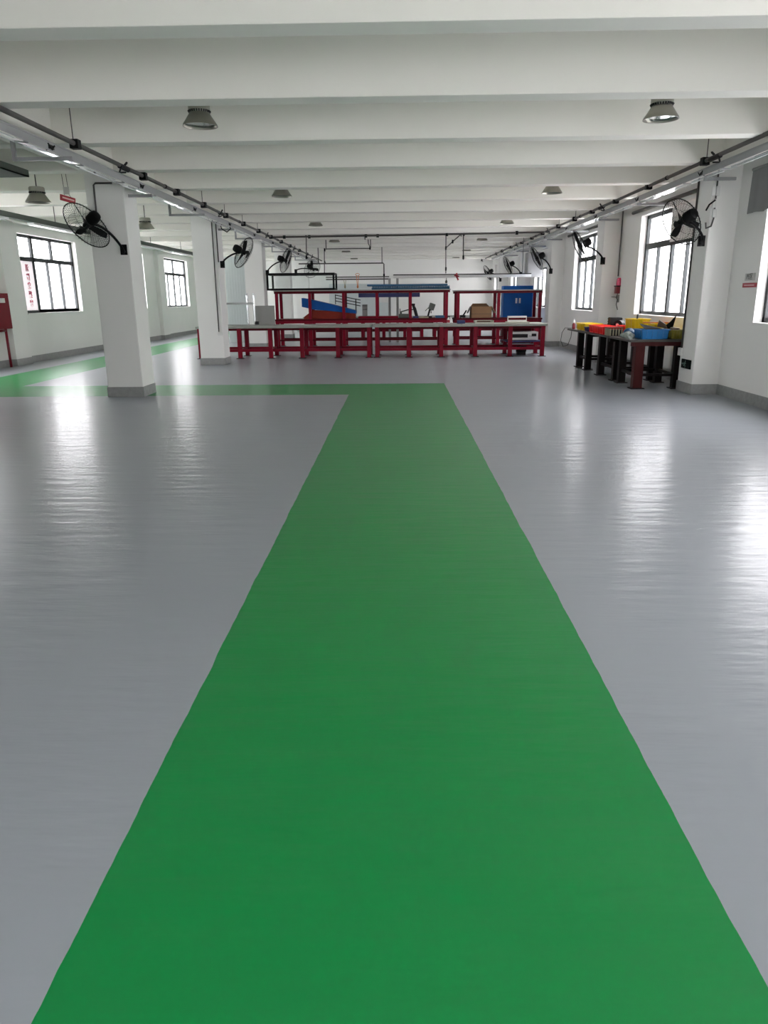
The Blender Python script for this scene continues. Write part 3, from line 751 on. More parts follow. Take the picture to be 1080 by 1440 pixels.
# ------------------------------------------------------------------ things on the front row
t = thing('display_case', 'long black framed empty case standing on the rack top shelf', 'case', (-3.0, 23.75, 1.73))
f = MB(); x0, x1, ya, yb, z0, z1 = -4.0, -1.97, 23.35, 24.35, 1.732, 2.235
for x in (x0, x1):
    for y in (ya, yb): f.bar((x, y, z0), (x, y, z1), 0.055, 0.055, (0, 1, 0))
for z in (z0+0.0275, z1-0.0275):
    for y in (ya, yb): f.bar((x0, y, z), (x1, y, z), 0.055, 0.055)
    for x in (x0, x1): f.bar((x, ya, z), (x, yb, z), 0.055, 0.055)
f.build('frame', M['black'], t)
MB().box(x0+0.02, x1-0.02, ya-0.003, ya+0.003, z0+0.03, z1-0.03).build('glass_front', M['caseglass'], t)

# blue fluted roll
t = thing('fluted_roll', 'long teal blue fluted plastic profile lying on the rack top shelf', 'profile', (0.3, 23.9, 1.73))
b = MB(); nn = 64
b.box(-0.82, 1.60, 23.62, 24.2, 1.732, 1.78)
for i in range(nn):
    x = -0.80+2.4*i/nn
    b.tube([(x+0.015, 23.60, 1.745), (x+0.015, 23.58, 1.80), (x+0.015, 23.62, 1.825)], 0.017, 5)
b.build('ribbed_side', M['teal'], t)
MB().box(-0.96, 1.53, 23.58, 24.3, 1.83, 1.885, bev=0.012).build('lid', M['teal'], t)
MB().tube([(1.56, 23.62, 1.775), (1.56, 24.2, 1.775)], 0.035, 12).build('end_roll', M['darkmachine'], t)
tag(recentre(MB().box(-1.24, 0.68, 23.75, 24.25, 1.50, 1.624, bev=0.01).build('hanging_board', M['bluedark'])), 'dark blue panel fixed under the rack top shelf', 'panel')

# blue sloping cover with red tray
t = thing('sloping_chute', 'blue sloping chute falling from the second upright to the right on the rack', 'chute', (-2.2, 23.9, 0.87))
MB().prism([(-3.0, 23.55, 1.235), (-3.0, 23.55, 1.50), (-2.76, 23.55, 1.46), (-2.085, 23.55, 1.305), (-1.32, 23.55, 1.11), (-1.32, 23.55, 1.02), (-2.2, 23.55, 1.115), (-2.6, 23.55, 1.145)], (0, 0.6, 0)).build('cover', M['bluesheet'], t)
MB().prism([(-2.66, 23.56, 1.13), (-2.2, 23.56, 1.105), (-1.34, 23.56, 1.01), (-1.34, 23.56, 0.868), (-2.95, 23.56, 0.868), (-2.95, 23.56, 0.93)], (0, 0.55, 0)).build('tray', M['orangered'], t)
g = MB()
for k in range(3):
    g.tube([(-2.0, 24.22, 1.58-0.09*k), (-1.2, 24.22, 1.42-0.09*k)], 0.014, 6)
g.tube([(-2.0, 24.22, 1.3), (-2.0, 24.22, 1.6)], 0.014, 6); g.tube([(-1.35, 24.22, 1.0), (-1.35, 24.22, 1.46)], 0.018, 6)
g.build('side_rail', M['darkmachine'], t)
tag(recentre(MB().box(-1.25, 0.0, 23.6, 24.2, 0.868, 0.93, bev=0.01).build('parts_tray', M['red'])), 'flat red parts tray on the rack bench right of the blue chute', 'tray')

# grey sheet and chrome trolley frame on the left bench
tag(recentre(MB().box(-3.79, -3.28, 19.99, 20.03, 0.821, 1.315, bev=0.004).build('metal_sheet', M['steelgrey'])), 'square grey metal sheet standing upright on the left end of the front bench', 'sheet')
t = thing('chrome_stand', 'bright chrome stand with two knobbed posts on the front bench beside the grey sheet', 'stand', (-4.1, 19.9, 0.82))
for x in (-3.975, -3.80):
    MB().tube([(x, 19.9, 0.835), (x, 19.9, 1.56)], 0.026, 12).build('post', M['chrome'], t)
    MB().lathe((x, 19.9, 1.56), [(0, 0), (0.028, 0), (0.028, 0.02), (0.012, 0.03), (0.022, 0.05), (0.02, 0.07), (0, 0.08)], n=14).build('knob', M['chrome'], t)
MB().bar((-4.6, 19.9, 1.375), (-3.80, 19.9, 1.375), 0.05, 0.05).build('crossbar', M['chrome'], t)
MB().box(-4.6, -3.72, 19.72, 19.97, 0.8205, 0.838, bev=0.003).build('base_plate', M['steelgrey'], t)
MB().box(-3.78, -3.68, 19.78, 19.86, 0.838, 0.92, bev=0.01).build('foot_block', M['darkmachine'], t)

# white tray, book-like cover, power supply on the right bench
t = thing('parts_tray', 'pale open tray on the front bench below the cardboard carton', 'tray', (2.23, 19.7, 0.82))
b = MB(); b.box(1.99, 2.47, 19.5, 19.9, 0.821, 0.83)
b.box(1.99, 2.47, 19.5, 19.51, 0.83, 0.855); b.box(1.99, 2.47, 19.89, 19.9, 0.83, 0.90)
b.box(1.99, 2.01, 19.5, 19.9, 0.83, 0.90); b.box(2.45, 2.47, 19.5, 19.9, 0.83, 0.90)
b.build('body', M['beige'], t)
MB().box(2.06, 2.40, 19.6, 19.8, 0.831, 0.885, bev=0.01).build('contents', M['brownwood'], t)
t = thing('packing_lid', 'pale flat lid lying on the front bench before the blue cabinet', 'lid', (3.1, 19.55, 0.82))
MB().box(2.80, 3.36, 19.30, 19.75, 0.821, 0.862, bev=0.006).build('slab', M['beige'], t)
MB().box(2.86, 3.36, 19.76, 19.79, 0.821, 1.0, bev=0.004).build('upright_panel', M['whitepl'], t)
MB().box(2.88, 3.34, 19.755, 19.76, 0.90, 0.955).build('red_band', M['redbeam'], t)
t = thing('power_supply', 'white power supply with black displays on the blue shelf of the front bench', 'power supply', (3.25, 19.75, 0.386))
MB().box(2.90, 3.63, 19.5, 20.0, 0.40, 0.605, bev=0.012).build('case', M['whitepl'], t)
MB().box(2.96, 3.36, 19.494, 19.502, 0.46, 0.55).build('display', M['darkmachine'], t)
MB().box(3.46, 3.58, 19.494, 19.502, 0.49, 0.56).build('display', M['darkmachine'], t)
for x in (3.40, 3.44): MB().lathe((x, 19.5, 0.50), [(0, 0), (0.012, 0), (0.012, 0.02), (0, 0.02)], axis=(0, -1, 0), n=10).build('knob', M['steelgrey'], t)
for x in (2.95, 3.55):
    MB().box(x, x+0.05, 19.55, 19.95, 0.386, 0.40).build('foot', M['darkmachine'], t)
t = thing('drill_motor', 'small black motor on the floor below the blue bench shelf', 'motor', (3.25, 19.8, 0))
MB().tube([(3.12, 19.8, 0.16), (3.38, 19.8, 0.16)], 0.08, 14).build('body', M['darkmachine'], t)
MB().box(3.14, 3.36, 19.7, 19.9, 0, 0.09).build('base', M['darkmachine'], t)
# ------------------------------------------------------------------ things on the rack benches
t = thing('cardboard_carton', 'open brown cardboard carton standing on the shorter rack bench', 'box', (2.6, 24, 0.84))
b = MB(); x0, x1, y0, y1, z0, z1 = 2.29, 2.93, 23.72, 24.25, 0.842, 1.19
for bx in ((x0, x1, y0, y0+0.012, z0, z1), (x0, x1, y1-0.012, y1, z0, z1), (x0, x0+0.012, y0, y1, z0, z1), (x1-0.012, x1, y0, y1, z0, z1), (x0, x1, y0, y1, z0, z0+0.012)): b.box(*bx)
b.build('carton_body', M['card'], t)
MB().prism([(x0, y0, z1), (x0, y1, z1), (x0-0.10, y1, z1-0.2), (x0-0.10, y0, z1-0.2)], (0.006, 0, 0.006)).build('flap', M['darkmachine'], t)
MB().prism([(x1, y0, z1), (x1, y1, z1), (x1+0.12, y1, z1-0.2), (x1+0.12, y0, z1-0.2)], (0.006, 0, 0.006)).build('flap', M['cardlight'], t)
MB().prism([(x0+0.02, y1, z1), (x1-0.02, y1, z1), (x1-0.1, y1+0.12, z1+0.09), (x0+0.1, y1+0.12, z1+0.09)], (0, 0.006, 0.0)).build('flap', M['card'], t)
MB().box(x0-0.002, x1+0.002, y0-0.002, y0, z0+0.12, z0+0.135).build('tape', M['brownwood'], t)

t = thing('blue_cabinet', 'blue steel two door cabinet with white handles behind the shorter rack bench', 'cabinet', (3.93, 25.2, 0))
MB().box(3.46, 4.41, 25.0, 25.5, 0.0, 0.80).build('stand', M['redbeam'], t)
MB().box(3.45, 4.42, 25.0, 25.5, 0.80, 1.82, bev=0.012).build('body', M['blue'], t)
for (a, c, hx) in ((3.47, 3.932, 3.88), (3.938, 4.40, 3.99)):
    d = MB().box(a, c, 24.985, 25.0, 0.83, 1.74, bev=0.005).build('door', M['blue'], t)
    MB().box(hx-0.03, hx+0.03, 24.972, 24.986, 1.27, 1.43, bev=0.005).build('handle', M['whitepl'], d)
def press(label, x, y, z, h, lean=0.0, mt=M['machine']):
    t = thing('bench_press', label, 'machine', (x, y, z), 'small machines on the rack bench')
    MB().box(x-0.12, x+0.12, y-0.15, y+0.15, z, z+0.05, bev=0.008).build('base', M['darkmachine'], t)
    MB().tube([(x, y+0.06, z+0.05), (x+lean*0.4, y+0.06, z+h*0.75)], 0.03, 10).build('column', M['darkmachine'], t)
    c = Vector((x+lean*0.6, y, z+h*0.78))
    b = MB().box(c.x-0.09, c.x+0.09, c.y-0.16, c.y+0.12, c.z-0.09, c.z+0.11, bev=0.02)
    bmesh.ops.rotate(b.bm, verts=b.bm.verts, cent=c, matrix=Matrix.Rotation(0.35, 3, 'Y'))
    b.build('head', mt, t)
    MB().tube([(c.x-0.02, c.y-0.12, c.z-0.08), (c.x-0.02, c.y-0.12, c.z-0.19)], 0.015, 8).build('spindle', M['chrome'], t)
    MB().tube([(c.x-0.08, c.y-0.05, c.z), (c.x-0.2, c.y-0.08, c.z-0.12)], 0.01, 6).build('lever', M['black'], t)
    return t
press('small bench press with tilted grey head near the right end of the long rack', 0.95, 23.95, 0.866, 0.42, 0.18)
t = thing('bench_vice', 'grey green vice with a long curved lever on the long rack bench', 'vice', (0.18, 23.9, 0.866))
MB().box(0.02, 0.36, 23.78, 24.0, 0.866, 0.99, bev=0.02).build('body', M['machine'], t)
MB().box(0.05, 0.12, 23.8, 23.98, 0.99, 1.06, bev=0.01).build('jaw', M['machine'], t)
MB().tube([(0.08, 23.88, 1.05), (0.3, 23.88, 1.11), (0.48, 23.88, 1.12)], 0.018, 8).tube([(0.06, 23.88, 1.05), (0.06, 23.88, 1.15)], 0.012, 8).build('lever', M['machine'], t)
t = thing('bottle_sprayer', 'dark hand sprayer leaning on the long rack bench beside the vice', 'sprayer', (0.56, 23.8, 0.866))
MB().tube([(0.60, 23.8, 0.866), (0.52, 23.8, 1.14), (0.46, 23.8, 1.27), (0.44, 23.8, 1.29)], [0.05, 0.05, 0.035, 0.02], 12).build('body', M['darkmachine'], t)
MB().box(0.39, 0.53, 23.77, 23.83, 1.24, 1.30, bev=0.01).build('head', M['black'], t)
t = thing('electric_motor', 'grey electric motor standing on the long rack bench', 'motor', (-1.06, 24.1, 0.93))
b = MB().tube([(-1.14, 24.1, 1.19), (-0.98, 24.1, 1.19)], 0.09, 18)
for k in range(6): b.tube([(-1.13+0.028*k, 24.1, 1.19), (-1.12+0.028*k, 24.1, 1.19)], 0.096, 18)
b.build('body', M['steelgrey'], t)
MB().box(-1.14, -0.98, 24.02, 24.18, 0.931, 1.12, bev=0.008).build('base', M['steelgrey'], t)
tag(recentre(MB().box(0.66, 0.95, 23.55, 23.75, 0.866, 0.905, bev=0.006).build('wooden_block', M['crate'])), 'tan flat wooden block before the tilted press', 'block')
tag(recentre(MB().box(1.16, 1.44, 23.5, 23.8, 0.866, 0.94, bev=0.012).build('parts_bin', M['teal'])), 'small teal bin on the right end of the long rack bench', 'bin')
tag(recentre(MB().box(0.47, 0.64, 23.58, 23.72, 0.866, 0.92, bev=0.012).build('parts_bin', M['bluedark'])), 'small dark blue bin below the sprayer on the long rack bench', 'bin')
t = thing('drawer_box', 'black drawer box slung under the long rack bench top', 'drawer', (0.9, 23.8, 0.66))
MB().box(0.72, 1.22, 23.52, 24.2, 0.655, 0.734, bev=0.008).build('body', M['darkmachine'], t)
MB().box(1.10, 1.20, 23.51, 23.522, 0.665, 0.73).build('label_plate', M['whitepl'], t)
t = thing('spray_bottle', 'white and red bottle standing between the two rack benches on the front bench', 'bottle', (1.33, 19.95, 0.82))
MB().lathe((1.33, 19.95, 0.821), [(0, 0), (0.035, 0), (0.038, 0.02), (0.038, 0.11), (0.015, 0.14), (0.015, 0.16), (0, 0.16)], n=16).build('body', M['whitepl'], t)
MB().lathe((1.33, 19.95, 0.821), [(0.0385, 0.02), (0.0395, 0.03), (0.0395, 0.08), (0.0385, 0.09)], n=16).build('label_band', M['signred'], t)
MB().box(1.30, 1.37, 19.93, 19.97, 0.981, 1.01, bev=0.006).build('trigger_head', M['darkmachine'], t)
tag(recentre(MB().box(1.55, 1.75, 19.7, 20.0, 0.821, 0.90, bev=0.012).build('parts_bin', M['bluedark'])), 'small dark blue bin on the front bench beside the bottle', 'bin')
t = thing('angle_grinder', 'dark hand tool with a black handle left of the carton', 'tool', (2.06, 23.9, 0.84))
MB().tube([(1.95, 23.85, 0.90), (2.12, 23.85, 0.90)], 0.04, 12).build('body', M['darkmachine'], t)
MB().tube([(2.05, 23.85, 0.92), (2.15, 23.85, 1.08)], 0.022, 8).build('handle', M['black'], t)
MB().lathe((2.0, 23.85, 0.88), [(0, -0.038), (0.06, -0.038), (0.06, -0.02), (0, -0.02)], n=16).build('disc', M['chrome'], t)

# hooks, straps and tags hanging from the rail
def strap(label, x, y, z0, z1, material, group=None):
    t = thing('hanging_strap', label, 'strap', (x, y, z0), group)
    MB().tube([(x-0.035, y, z1), (x-0.01, y, z0+0.08), (x, y, z0)], 0.009, 6).tube([(x+0.035, y, z1), (x+0.01, y, z0+0.08), (x, y, z0)], 0.009, 6).build('cord', material, t)
    MB().lathe((x, y, z0), [(0, -0.01), (0.028, 0.02), (0.03, 0.06), (0.015, 0.10), (0, 0.11)], n=10).build('hook_block', material, t)
    return t
strap('tan v shaped cord with hook hanging right of the black framed case', -1.67, 24.0, 1.78, 2.05, M['crate'])
t2 = strap('orange v shaped cord with hook hanging left of the teal profile', -1.27, 24.0, 1.78, 2.16, M['orange'])
MB().tube([(-1.27+0.06*math.cos(a*PI/8), 24.0, 2.19+0.035*math.sin(a*PI/8)) for a in range(16)], 0.008, 6, closed=True).build('ring', M['orange'], t2)
t = thing('red_tag', 'red cross shaped valve handle on the light rail above the rack gap', 'handle', (1.98, 25.9, 2.05))
MB().bar((1.90, 25.91, 2.19), (2.06, 25.91, 2.15), 0.05, 0.05).bar((1.98, 25.91, 2.26), (1.98, 25.91, 2.12), 0.05, 0.05, (0, 1, 0)).bar((1.98, 25.91, 2.14), (2.04, 25.91, 2.03), 0.05, 0.05).build('grip', M['signred'], t)
t = thing('lifting_hook', 'small grey green hook hanging under the light rail above the teal profile', 'hook', (1.64, 26, 1.93))
MB().lathe((1.64, 26.0, 1.93), [(0, 0), (0.03, 0.01), (0.045, 0.05), (0.02, 0.11), (0, 0.12)], n=12).build('hook_block', M['machine'], t)
MB().tube([(1.64, 26, 2.04), (1.64, 26, 2.112)], 0.008, 6).build('cord', M['black'], t)

# pale partition beyond the second column and at the far end
def ribbed(label, x0, x1, y, z1, name='partition_panel'):
    b = MB(); n = int((x1-x0)/0.09)
    b.box(x0, x1, y, y+0.03, 0, z1)
    for i in range(n):
        b.box(x0+(i+0.2)*(x1-x0)/n, x0+(i+0.75)*(x1-x0)/n, y-0.012, y+0.001, 0.02, z1-0.02)
    o = b.build(name, M['partition']); return tag(recentre(o), label, 'partition')
ribbed('pale ribbed partition panel standing in the side aisle beyond the second column', -6.0, -4.7, 26.5, 2.9)
ribbed('low pale ribbed partition panel standing across the end of the hall', -3.4, -0.4, 37.5, 2.15)
t = thing('notice_board', 'small white notice board hanging behind the rack benches', 'board', (-0.6, 37.4, 1.4))
MB().box(-1.0, -0.45, 37.456, 37.489, 1.25, 1.75, bev=0.004).build('panel', M['whitepl'], t)
MB().box(-0.85, -0.6, 37.448, 37.457, 1.55, 1.66).build('notice', M['greysign'], t)

# ------------------------------------------------------------------ dark benches by the right windows
def side_bench(label, y0, y1, legs, near=False):
    t = thing('side_bench', label, 'workbench', (4.2, (y0+y1)/2, 0), 'dark benches under the right windows')
    MB().box(3.74, 4.70, y0, y1, 0.765, 0.80, bev=0.004).build('top_board', M['darktop'], t)
    for y in legs:
        for x in (3.96, 4.60):
            mt = M['brownred'] if (near and abs(y-legs[0]) < 0.01 and x < 4) else M['darkleg']
            w = 0.075 if mt is M['brownred'] else 0.062
            l = MB().box(x-w, x+w, y-w, y+w, 0.014, 0.763, bev=0.008).build('leg', mt, t)
            if mt is M['brownred']: l['label'] = 'dark red leg'
            MB().box(x-w-0.035, x+w+0.035, y-w-0.035, y+w+0.035, 0, 0.014).build('foot_plate', M['darkleg'], l)
    for x in (3.96, 4.60): MB().box(x-0.02, x+0.02, legs[0], legs[-1], 0.20, 0.245).build('stretcher', M['darkleg'], t)
    for y in (legs[0], legs[-1]): MB().box(3.96, 4.60, y-0.02, y+0.02, 0.20, 0.245).build('cross_rail', M['darkleg'], t)
    MB().box(3.78, 4.66, y0+0.03, y0+0.08, 0.70, 0.764).build('rail', M['brownred'] if near else M['darkleg'], t)
    return t
side_bench('dark bench with a red brown near leg closest to the nearest pilaster', 12.14, 13.36, [12.33, 13.2], True)
side_bench('middle dark bench under the boarded window holding the red bins', 13.39, 14.98, [13.56, 14.57])
side_bench('far dark bench by the right wall holding the yellow bins', 15.01, 16.68, [15.59, 16.3])

def binbox(label, x0, x1, y0, y1, z0, z1, material, group, ribs=True, parent_things=None):
    t = thing('storage_bin', label, 'bin', ((x0+x1)/2, (y0+y1)/2, z0), group)
    b = MB(); d = 0.012; sl = 0.015
    def quadwall(a, c, a2, c2, th):
        b.prism([a, c, c2, a2], th)
    b.box(x0+sl, x1-sl, y0+sl, y1-sl, z0, z0+0.012)
    quadwall((x0+sl, y0+sl, z0), (x1-sl, y0+sl, z0), (x0, y0, z1), (x1, y0, z1), (0, d, 0))
    quadwall((x0+sl, y1-sl, z0), (x1-sl, y1-sl, z0), (x0, y1, z1), (x1, y1, z1), (0, -d, 0))
    quadwall((x0+sl, y0+sl, z0), (x0+sl, y1-sl, z0), (x0, y0, z1), (x0, y1, z1), (d, 0, 0))
    quadwall((x1-sl, y0+sl, z0), (x1-sl, y1-sl, z0), (x1, y0, z1), (x1, y1, z1), (-d, 0, 0))
    b.build('bin_body', material, t)
    r = MB()
    r.box(x0-0.012, x1+0.012, y0-0.012, y0+0.004, z1-0.018, z1); r.box(x0-0.012, x1+0.012, y1-0.004, y1+0.012, z1-0.018, z1)
    r.box(x0-0.012, x0+0.004, y0, y1, z1-0.018, z1); r.box(x1-0.004, x1+0.012, y0, y1, z1-0.018, z1)
    r.build('rim', material, t)
    if ribs:
        g = MB()
        for i in range(1, 5):
            x = x0+(x1-x0)*i/5; g.box(x-0.006, x+0.006, y0-0.006, y0+0.02, z0+0.02, z1-0.02)
        for i in range(1, 5):
            y = y0+(y1-y0)*i/5; g.box(x0-0.006, x0+0.02, y-0.006, y+0.006, z0+0.02, z1-0.02)
        g.build('rib', material, t)
    return t
ZT = 0.802
BG = 'plastic bins on the dark benches'
binbox('blue plastic bin on the near end of the dark bench', 3.98, 4.42, 12.32, 12.75, ZT, 0.955, M['binblue'], BG)
binbox('olive yellow bin against the nearest pilaster on the dark bench', 4.45, 4.69, 12.30, 12.70, ZT, 0.945, M['binolive'], BG)
binbox('tall yellow bin standing behind the blue bin', 4.14, 4.46, 13.42, 13.80, ZT, 1.09, M['binyellow'], BG)
binbox('lower yellow bin beside the tall yellow one, below the window', 4.40, 4.68, 12.95, 13.30, ZT, 1.02, M['binyellow'], BG)
binbox('bright red bin nearest of the three red ones', 3.77, 4.10, 13.90, 14.20, ZT, 0.935, M['binred'], BG)
binbox('bright red bin in the middle of the three red ones', 3.77, 4.10, 14.25, 14.55, ZT, 0.94, M['binred'], BG)
binbox('bright red bin farthest of the three red ones', 3.77, 4.10, 14.62, 14.92, ZT, 0.945, M['binred'], BG)
binbox('small blue bin between the red and far yellow bins', 3.77, 3.93, 15.08, 15.28, ZT, 0.89, M['bluedark'], BG)
binbox('yellow bin nearer of the pair at the far bench end', 3.80, 4.15, 15.36, 15.70, ZT, 0.945, M['binyellow'], BG)
binbox('yellow bin farther of the pair at the far bench end', 3.80, 4.15, 15.76, 16.10, ZT, 0.945, M['binyellow'], BG)
binbox('pink red bin behind the slatted crate', 4.12, 4.42, 13.86, 14.16, ZT, 0.96, M['binred'], BG)
# slatted crate
t = thing('slatted_crate', 'small tan slatted crate between red bins and pale rags', 'crate', (3.88, 13.35, ZT))
b = MB()
for i in range(5): b.box(3.77+0.05*i, 3.79+0.05*i, 13.42, 13.435, ZT, 0.93)
for i in range(5): b.box(3.765, 3.78, 13.44+0.07*i, 13.47+0.07*i, ZT, 0.93)
b.build('slat', M['crate'], t)
MB().box(3.76, 4.02, 13.42, 13.80, 0.93, 0.945).build('lid', M['orangered'], t)
MB().box(3.79, 4.0, 13.44, 13.78, ZT, 0.90).build('contents', M['darkmachine'], t)
# rags and scrap
def lump(name, label, cat, c, s, material, seed, sub=3, amp=0.35):
    rnd = random.Random(seed); bm = bmesh.new(); bmesh.ops.create_icosphere(bm, subdivisions=sub, radius=1.0)
    k = [Vector((rnd.uniform(-1, 1), rnd.uniform(-1, 1), rnd.uniform(-1, 1))).normalized() for _ in range(9)]
    for v in bm.verts:
        n_ = v.co.normalized(); f = 1+amp*sum(math.sin(4*n_.dot(q)+i) for i, q in enumerate(k))/5
        v.co = n_*f
    zmin = min(v.co.z for v in bm.verts)
    for v in bm.verts:
        z = max(v.co.z, -0.55)
        v.co = Vector((c[0]+v.co.x*s[0], c[1]+v.co.y*s[1], c[2]+(z+0.55)*s[2]))
    for f in bm.faces: f.smooth = True
    b = MB(); b.bm.free(); b.bm = bm
    return tag(recentre(b.build(name, material)), label, cat)
lump('rag_heap', 'crumpled pale rags left of the blue bin', 'rag', (3.845, 12.62, ZT), (0.08, 0.2, 0.07), M['rag'], 3, 3, 0.6)
lump('rag_heap', 'dark green crumpled cloth behind the blue bin', 'rag', (4.02, 13.05, ZT), (0.16, 0.14, 0.09), M['teal'], 8)
# motors and castings at the back
t = thing('gear_housing', 'dark ribbed metal block behind the red bins', 'machine part', (4.2, 15.0, ZT))
b = MB().box(4.14, 4.36, 14.75, 14.95, ZT, 1.08, bev=0.012)
for i in range(5): b.box(4.135, 4.365, 14.745, 14.955, ZT+0.04+0.05*i, ZT+0.06+0.05*i)
b.build('body', M['darkmachine'], t)
for i, (x, y, z, r_) in enumerate(((4.27, 14.58, 0.95, 0.085), (4.47, 14.45, 0.97, 0.085), (4.56, 14.72, 0.93, 0.085))):
    t = thing('cable_drum', ['dark round motor next to the ribbed metal block', 'dark round motor in the middle behind the red bins', 'dark round motor closest to the window wall'][i], 'motor', (x, y, ZT), 'dark round motors behind the red bins')
    MB().tube([(x-0.05, y-0.05, z), (x+0.05, y+0.08, z)], r_, 18).build('body', M['darkmachine'], t)
    MB().tube([(x-0.07, y-0.075, z), (x-0.045, y-0.045, z)], r_*0.35, 12).build('shaft', M['chrome'], t)
    MB().box(x-0.08, x+0.08, y-0.06, y+0.08, ZT, z-r_*0.6).build('base', M['beige'] if i == 1 else M['darkmachine'], t)
t = thing('steel_wedge', 'upright dark pointed steel wedge standing behind the olive bin', 'wedge', (4.6, 12.85, ZT))
MB().prism([(4.50, 12.8, ZT), (4.62, 12.8, ZT), (4.65, 12.8, 0.98), (4.69, 12.8, 1.17), (4.60, 12.8, 1.06), (4.50, 12.8, 0.98)], (0, 0.02, 0)).build('plate', M['black'], t)
def board(label, pts, vec, material, name='scrap_board', cat='board'):
    return tag(recentre(MB().prism(pts, vec).build(name, material)), label, cat)
board('brown board leaning across the blue bin', [(4.28, 12.5, 0.99), (4.31, 12.5, 1.09), (4.44, 12.55, 1.02), (4.47, 12.55, 0.955)], (0, 0.02, 0.012), M['brownwood'])
board('black sheet lying across the top of the blue bin', [(4.02, 12.30, 0.958), (4.30, 12.33, 0.958), (4.36, 12.7, 0.962), (4.05, 12.7, 1.03)], (0, 0, 0.008), M['sheet'])
board('orange flat bar lying over the lower yellow bin', [(4.22, 13.0, 1.03), (4.66, 13.05, 1.022), (4.66, 13.1, 1.022), (4.22, 13.06, 1.03)], (0, 0, 0.02), M['orange'])
t = thing('hand_brush', 'black rod sticking out of the tall yellow bin', 'rod', (4.25, 13.5, 0.82))
MB().tube([(4.24, 13.5, 0.82), (4.26, 13.5, 1.17)], [0.012, 0.018], 8).build('handle', M['black'], t)
lump('scrap_casting', 'small brown casting lying in the olive bin', 'casting', (4.57, 12.5, 0.93), (0.07, 0.09, 0.035), M['brownwood'], 5)
t = thing('squeeze_bottle', 'white capped dark red bottle at the far left corner of the bench row', 'bottle', (3.80, 16.35, ZT))
MB().lathe((3.80, 16.35, ZT), [(0, 0), (0.035, 0), (0.037, 0.03), (0.035, 0.10), (0.015, 0.13), (0.015, 0.14), (0, 0.14)], n=14).build('body', M['alarmdark'], t)
MB().lathe((3.80, 16.35, ZT+0.13), [(0, 0), (0.03, 0), (0.028, 0.03), (0.012, 0.06), (0.008, 0.09), (0, 0.095)], n=14).build('cap', M['whitepl'], t)
t = thing('power_cable', 'thin dark cable looping down from the far bench corner', 'cable', (3.7, 16.5, 0.4))
MB().tube([(3.80, 16.55, 0.81), (3.66, 16.55, 0.82), (3.60, 16.55, 0.72), (3.58, 16.55, 0.55), (3.64, 16.55, 0.42), (3.74, 16.55, 0.45), (3.80, 16.55, 0.62), (3.81, 16.55, 0.76)], 0.006, 6).build('wire', M['black'], t)
tag(recentre(MB().box(3.78, 4.12, 15.75, 15.95, 0.0, 0.02, bev=0.004).build('floor_plate', M['chrome'])), 'bright flat metal strip lying on the floor under the far dark bench', 'strip')

# electrical cabinet high on the right wall
t = thing('wall_cabinet', 'tall pale electrical cabinet high on the wall beyond the third pilaster', 'cabinet', (4.8, 26.6, 2.0))
MB().box(4.42, 4.95, 26.3, 26.9, 2.12, 2.92, bev=0.01).build('body', M['steelgrey'], t)
MB().box(4.44, 4.93, 26.288, 26.3, 2.15, 2.89, bev=0.003).build('door', M['trunk'], t)

# outside: pale neighbouring buildings beyond the windows, and the yard
MB().box(-60, 60, -60, 120, -0.6, -0.35).build('ground_outside', M['outwall'], kind='structure')
def outbuilding(label, x, y0, y1, h, sgn):
    t = thing('neighbouring_building', label, 'building', (x, (y0+y1)/2, -0.35))
    MB().box(min(x, x+8*sgn), max(x, x+8*sgn), y0, y1, -0.35, h).build('wall', M['outwall'], t)
    n = int((y1-y0)/6)
    for i in range(n):
        y = y0+(i+0.3)*(y1-y0)/n
        MB().box(x-0.03 if sgn > 0 else x, x if sgn > 0 else x+0.03, y, y+2.6, 1.2, 2.6).build('window', M['outdark'], t)
    return t
outbuilding('pale low building seen faintly through the right windows', 32, 20, 110, 5, 1)
outbuilding('pale low building seen faintly through the left windows', -45, 20, 110, 6, -1)

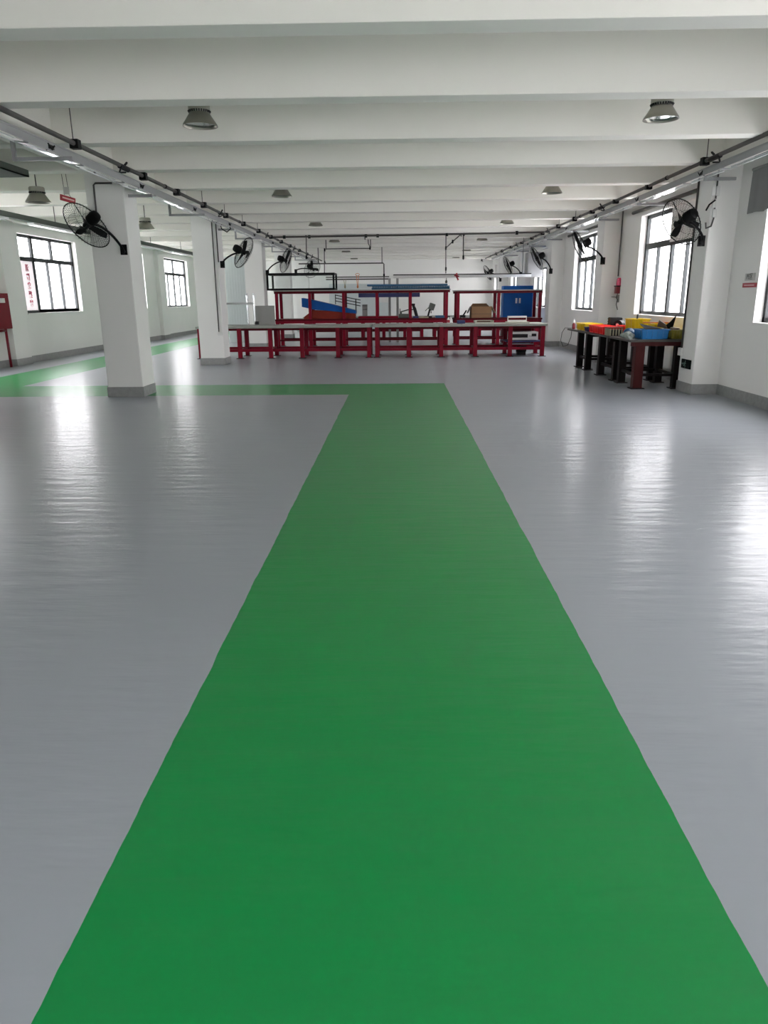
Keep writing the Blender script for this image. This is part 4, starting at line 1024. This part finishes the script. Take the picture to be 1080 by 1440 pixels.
# ------------------------------------------------------------------ daylight
w = bpy.data.worlds.new('overcast'); S.world = w; w.use_nodes = True
nt = w.node_tree
for n in list(nt.nodes): nt.nodes.remove(n)
wo = nt.nodes.new('ShaderNodeOutputWorld'); bg = nt.nodes.new('ShaderNodeBackground')
tc = nt.nodes.new('ShaderNodeTexCoord'); sp = nt.nodes.new('ShaderNodeSeparateXYZ')
mr = nt.nodes.new('ShaderNodeMapRange'); mr.inputs['From Min'].default_value = -0.15; mr.inputs['From Max'].default_value = 0.7
mr.inputs['To Min'].default_value = 0.75; mr.inputs['To Max'].default_value = 1.15
nt.links.new(tc.outputs['Generated'], sp.inputs[0]); nt.links.new(sp.outputs[2], mr.inputs[0])
mul = nt.nodes.new('ShaderNodeMath'); mul.operation = 'MULTIPLY'; mul.inputs[1].default_value = 7.5
nt.links.new(mr.outputs[0], mul.inputs[0]); nt.links.new(mul.outputs[0], bg.inputs['Strength'])
bg.inputs['Color'].default_value = (1.0, 0.94, 0.97, 1)
nt.links.new(bg.outputs[0], wo.inputs[0])

# ------------------------------------------------------------------ camera
F = 1025.0; pitch = math.atan(302/1025); yaw = R(1.22); roll = R(0.56)
cy, sy = math.cos(yaw), math.sin(yaw)
f0 = Vector((-sy, cy, 0)); r0 = Vector((cy, sy, 0)); u0 = Vector((0, 0, 1))
fw = f0*math.cos(pitch)-u0*math.sin(pitch); up = u0*math.cos(pitch)+f0*math.sin(pitch)
rr = r0*math.cos(roll)-up*math.sin(roll); uu = up*math.cos(roll)+r0*math.sin(roll)
cam = bpy.data.cameras.new('camera'); co = bpy.data.objects.new('camera', cam); COL.objects.link(co)
mw = Matrix.Identity(4)
for i in range(3): mw[i][0] = rr[i]; mw[i][1] = uu[i]; mw[i][2] = -fw[i]
mw[0][3], mw[1][3], mw[2][3] = 0, 0, 1.5
co.matrix_world = mw
cam.sensor_fit = 'VERTICAL'; cam.sensor_height = 36; cam.sensor_width = 27; cam.lens = F/1440*36
cam.clip_start = 0.05; cam.clip_end = 300
S.camera = co

S.view_settings.view_transform = 'Standard'; S.view_settings.look = 'None'
S.view_settings.gamma = 1; S.view_settings.use_curve_mapping = False
S.view_settings.exposure = 0.72
S.cycles.max_bounces = 10; S.cycles.diffuse_bounces = 6; S.cycles.glossy_bounces = 4; S.cycles.transparent_max_bounces = 12
S.cycles.use_denoising = True
S.cycles.use_adaptive_sampling = False
S.cycles.sample_clamp_indirect = 8.0
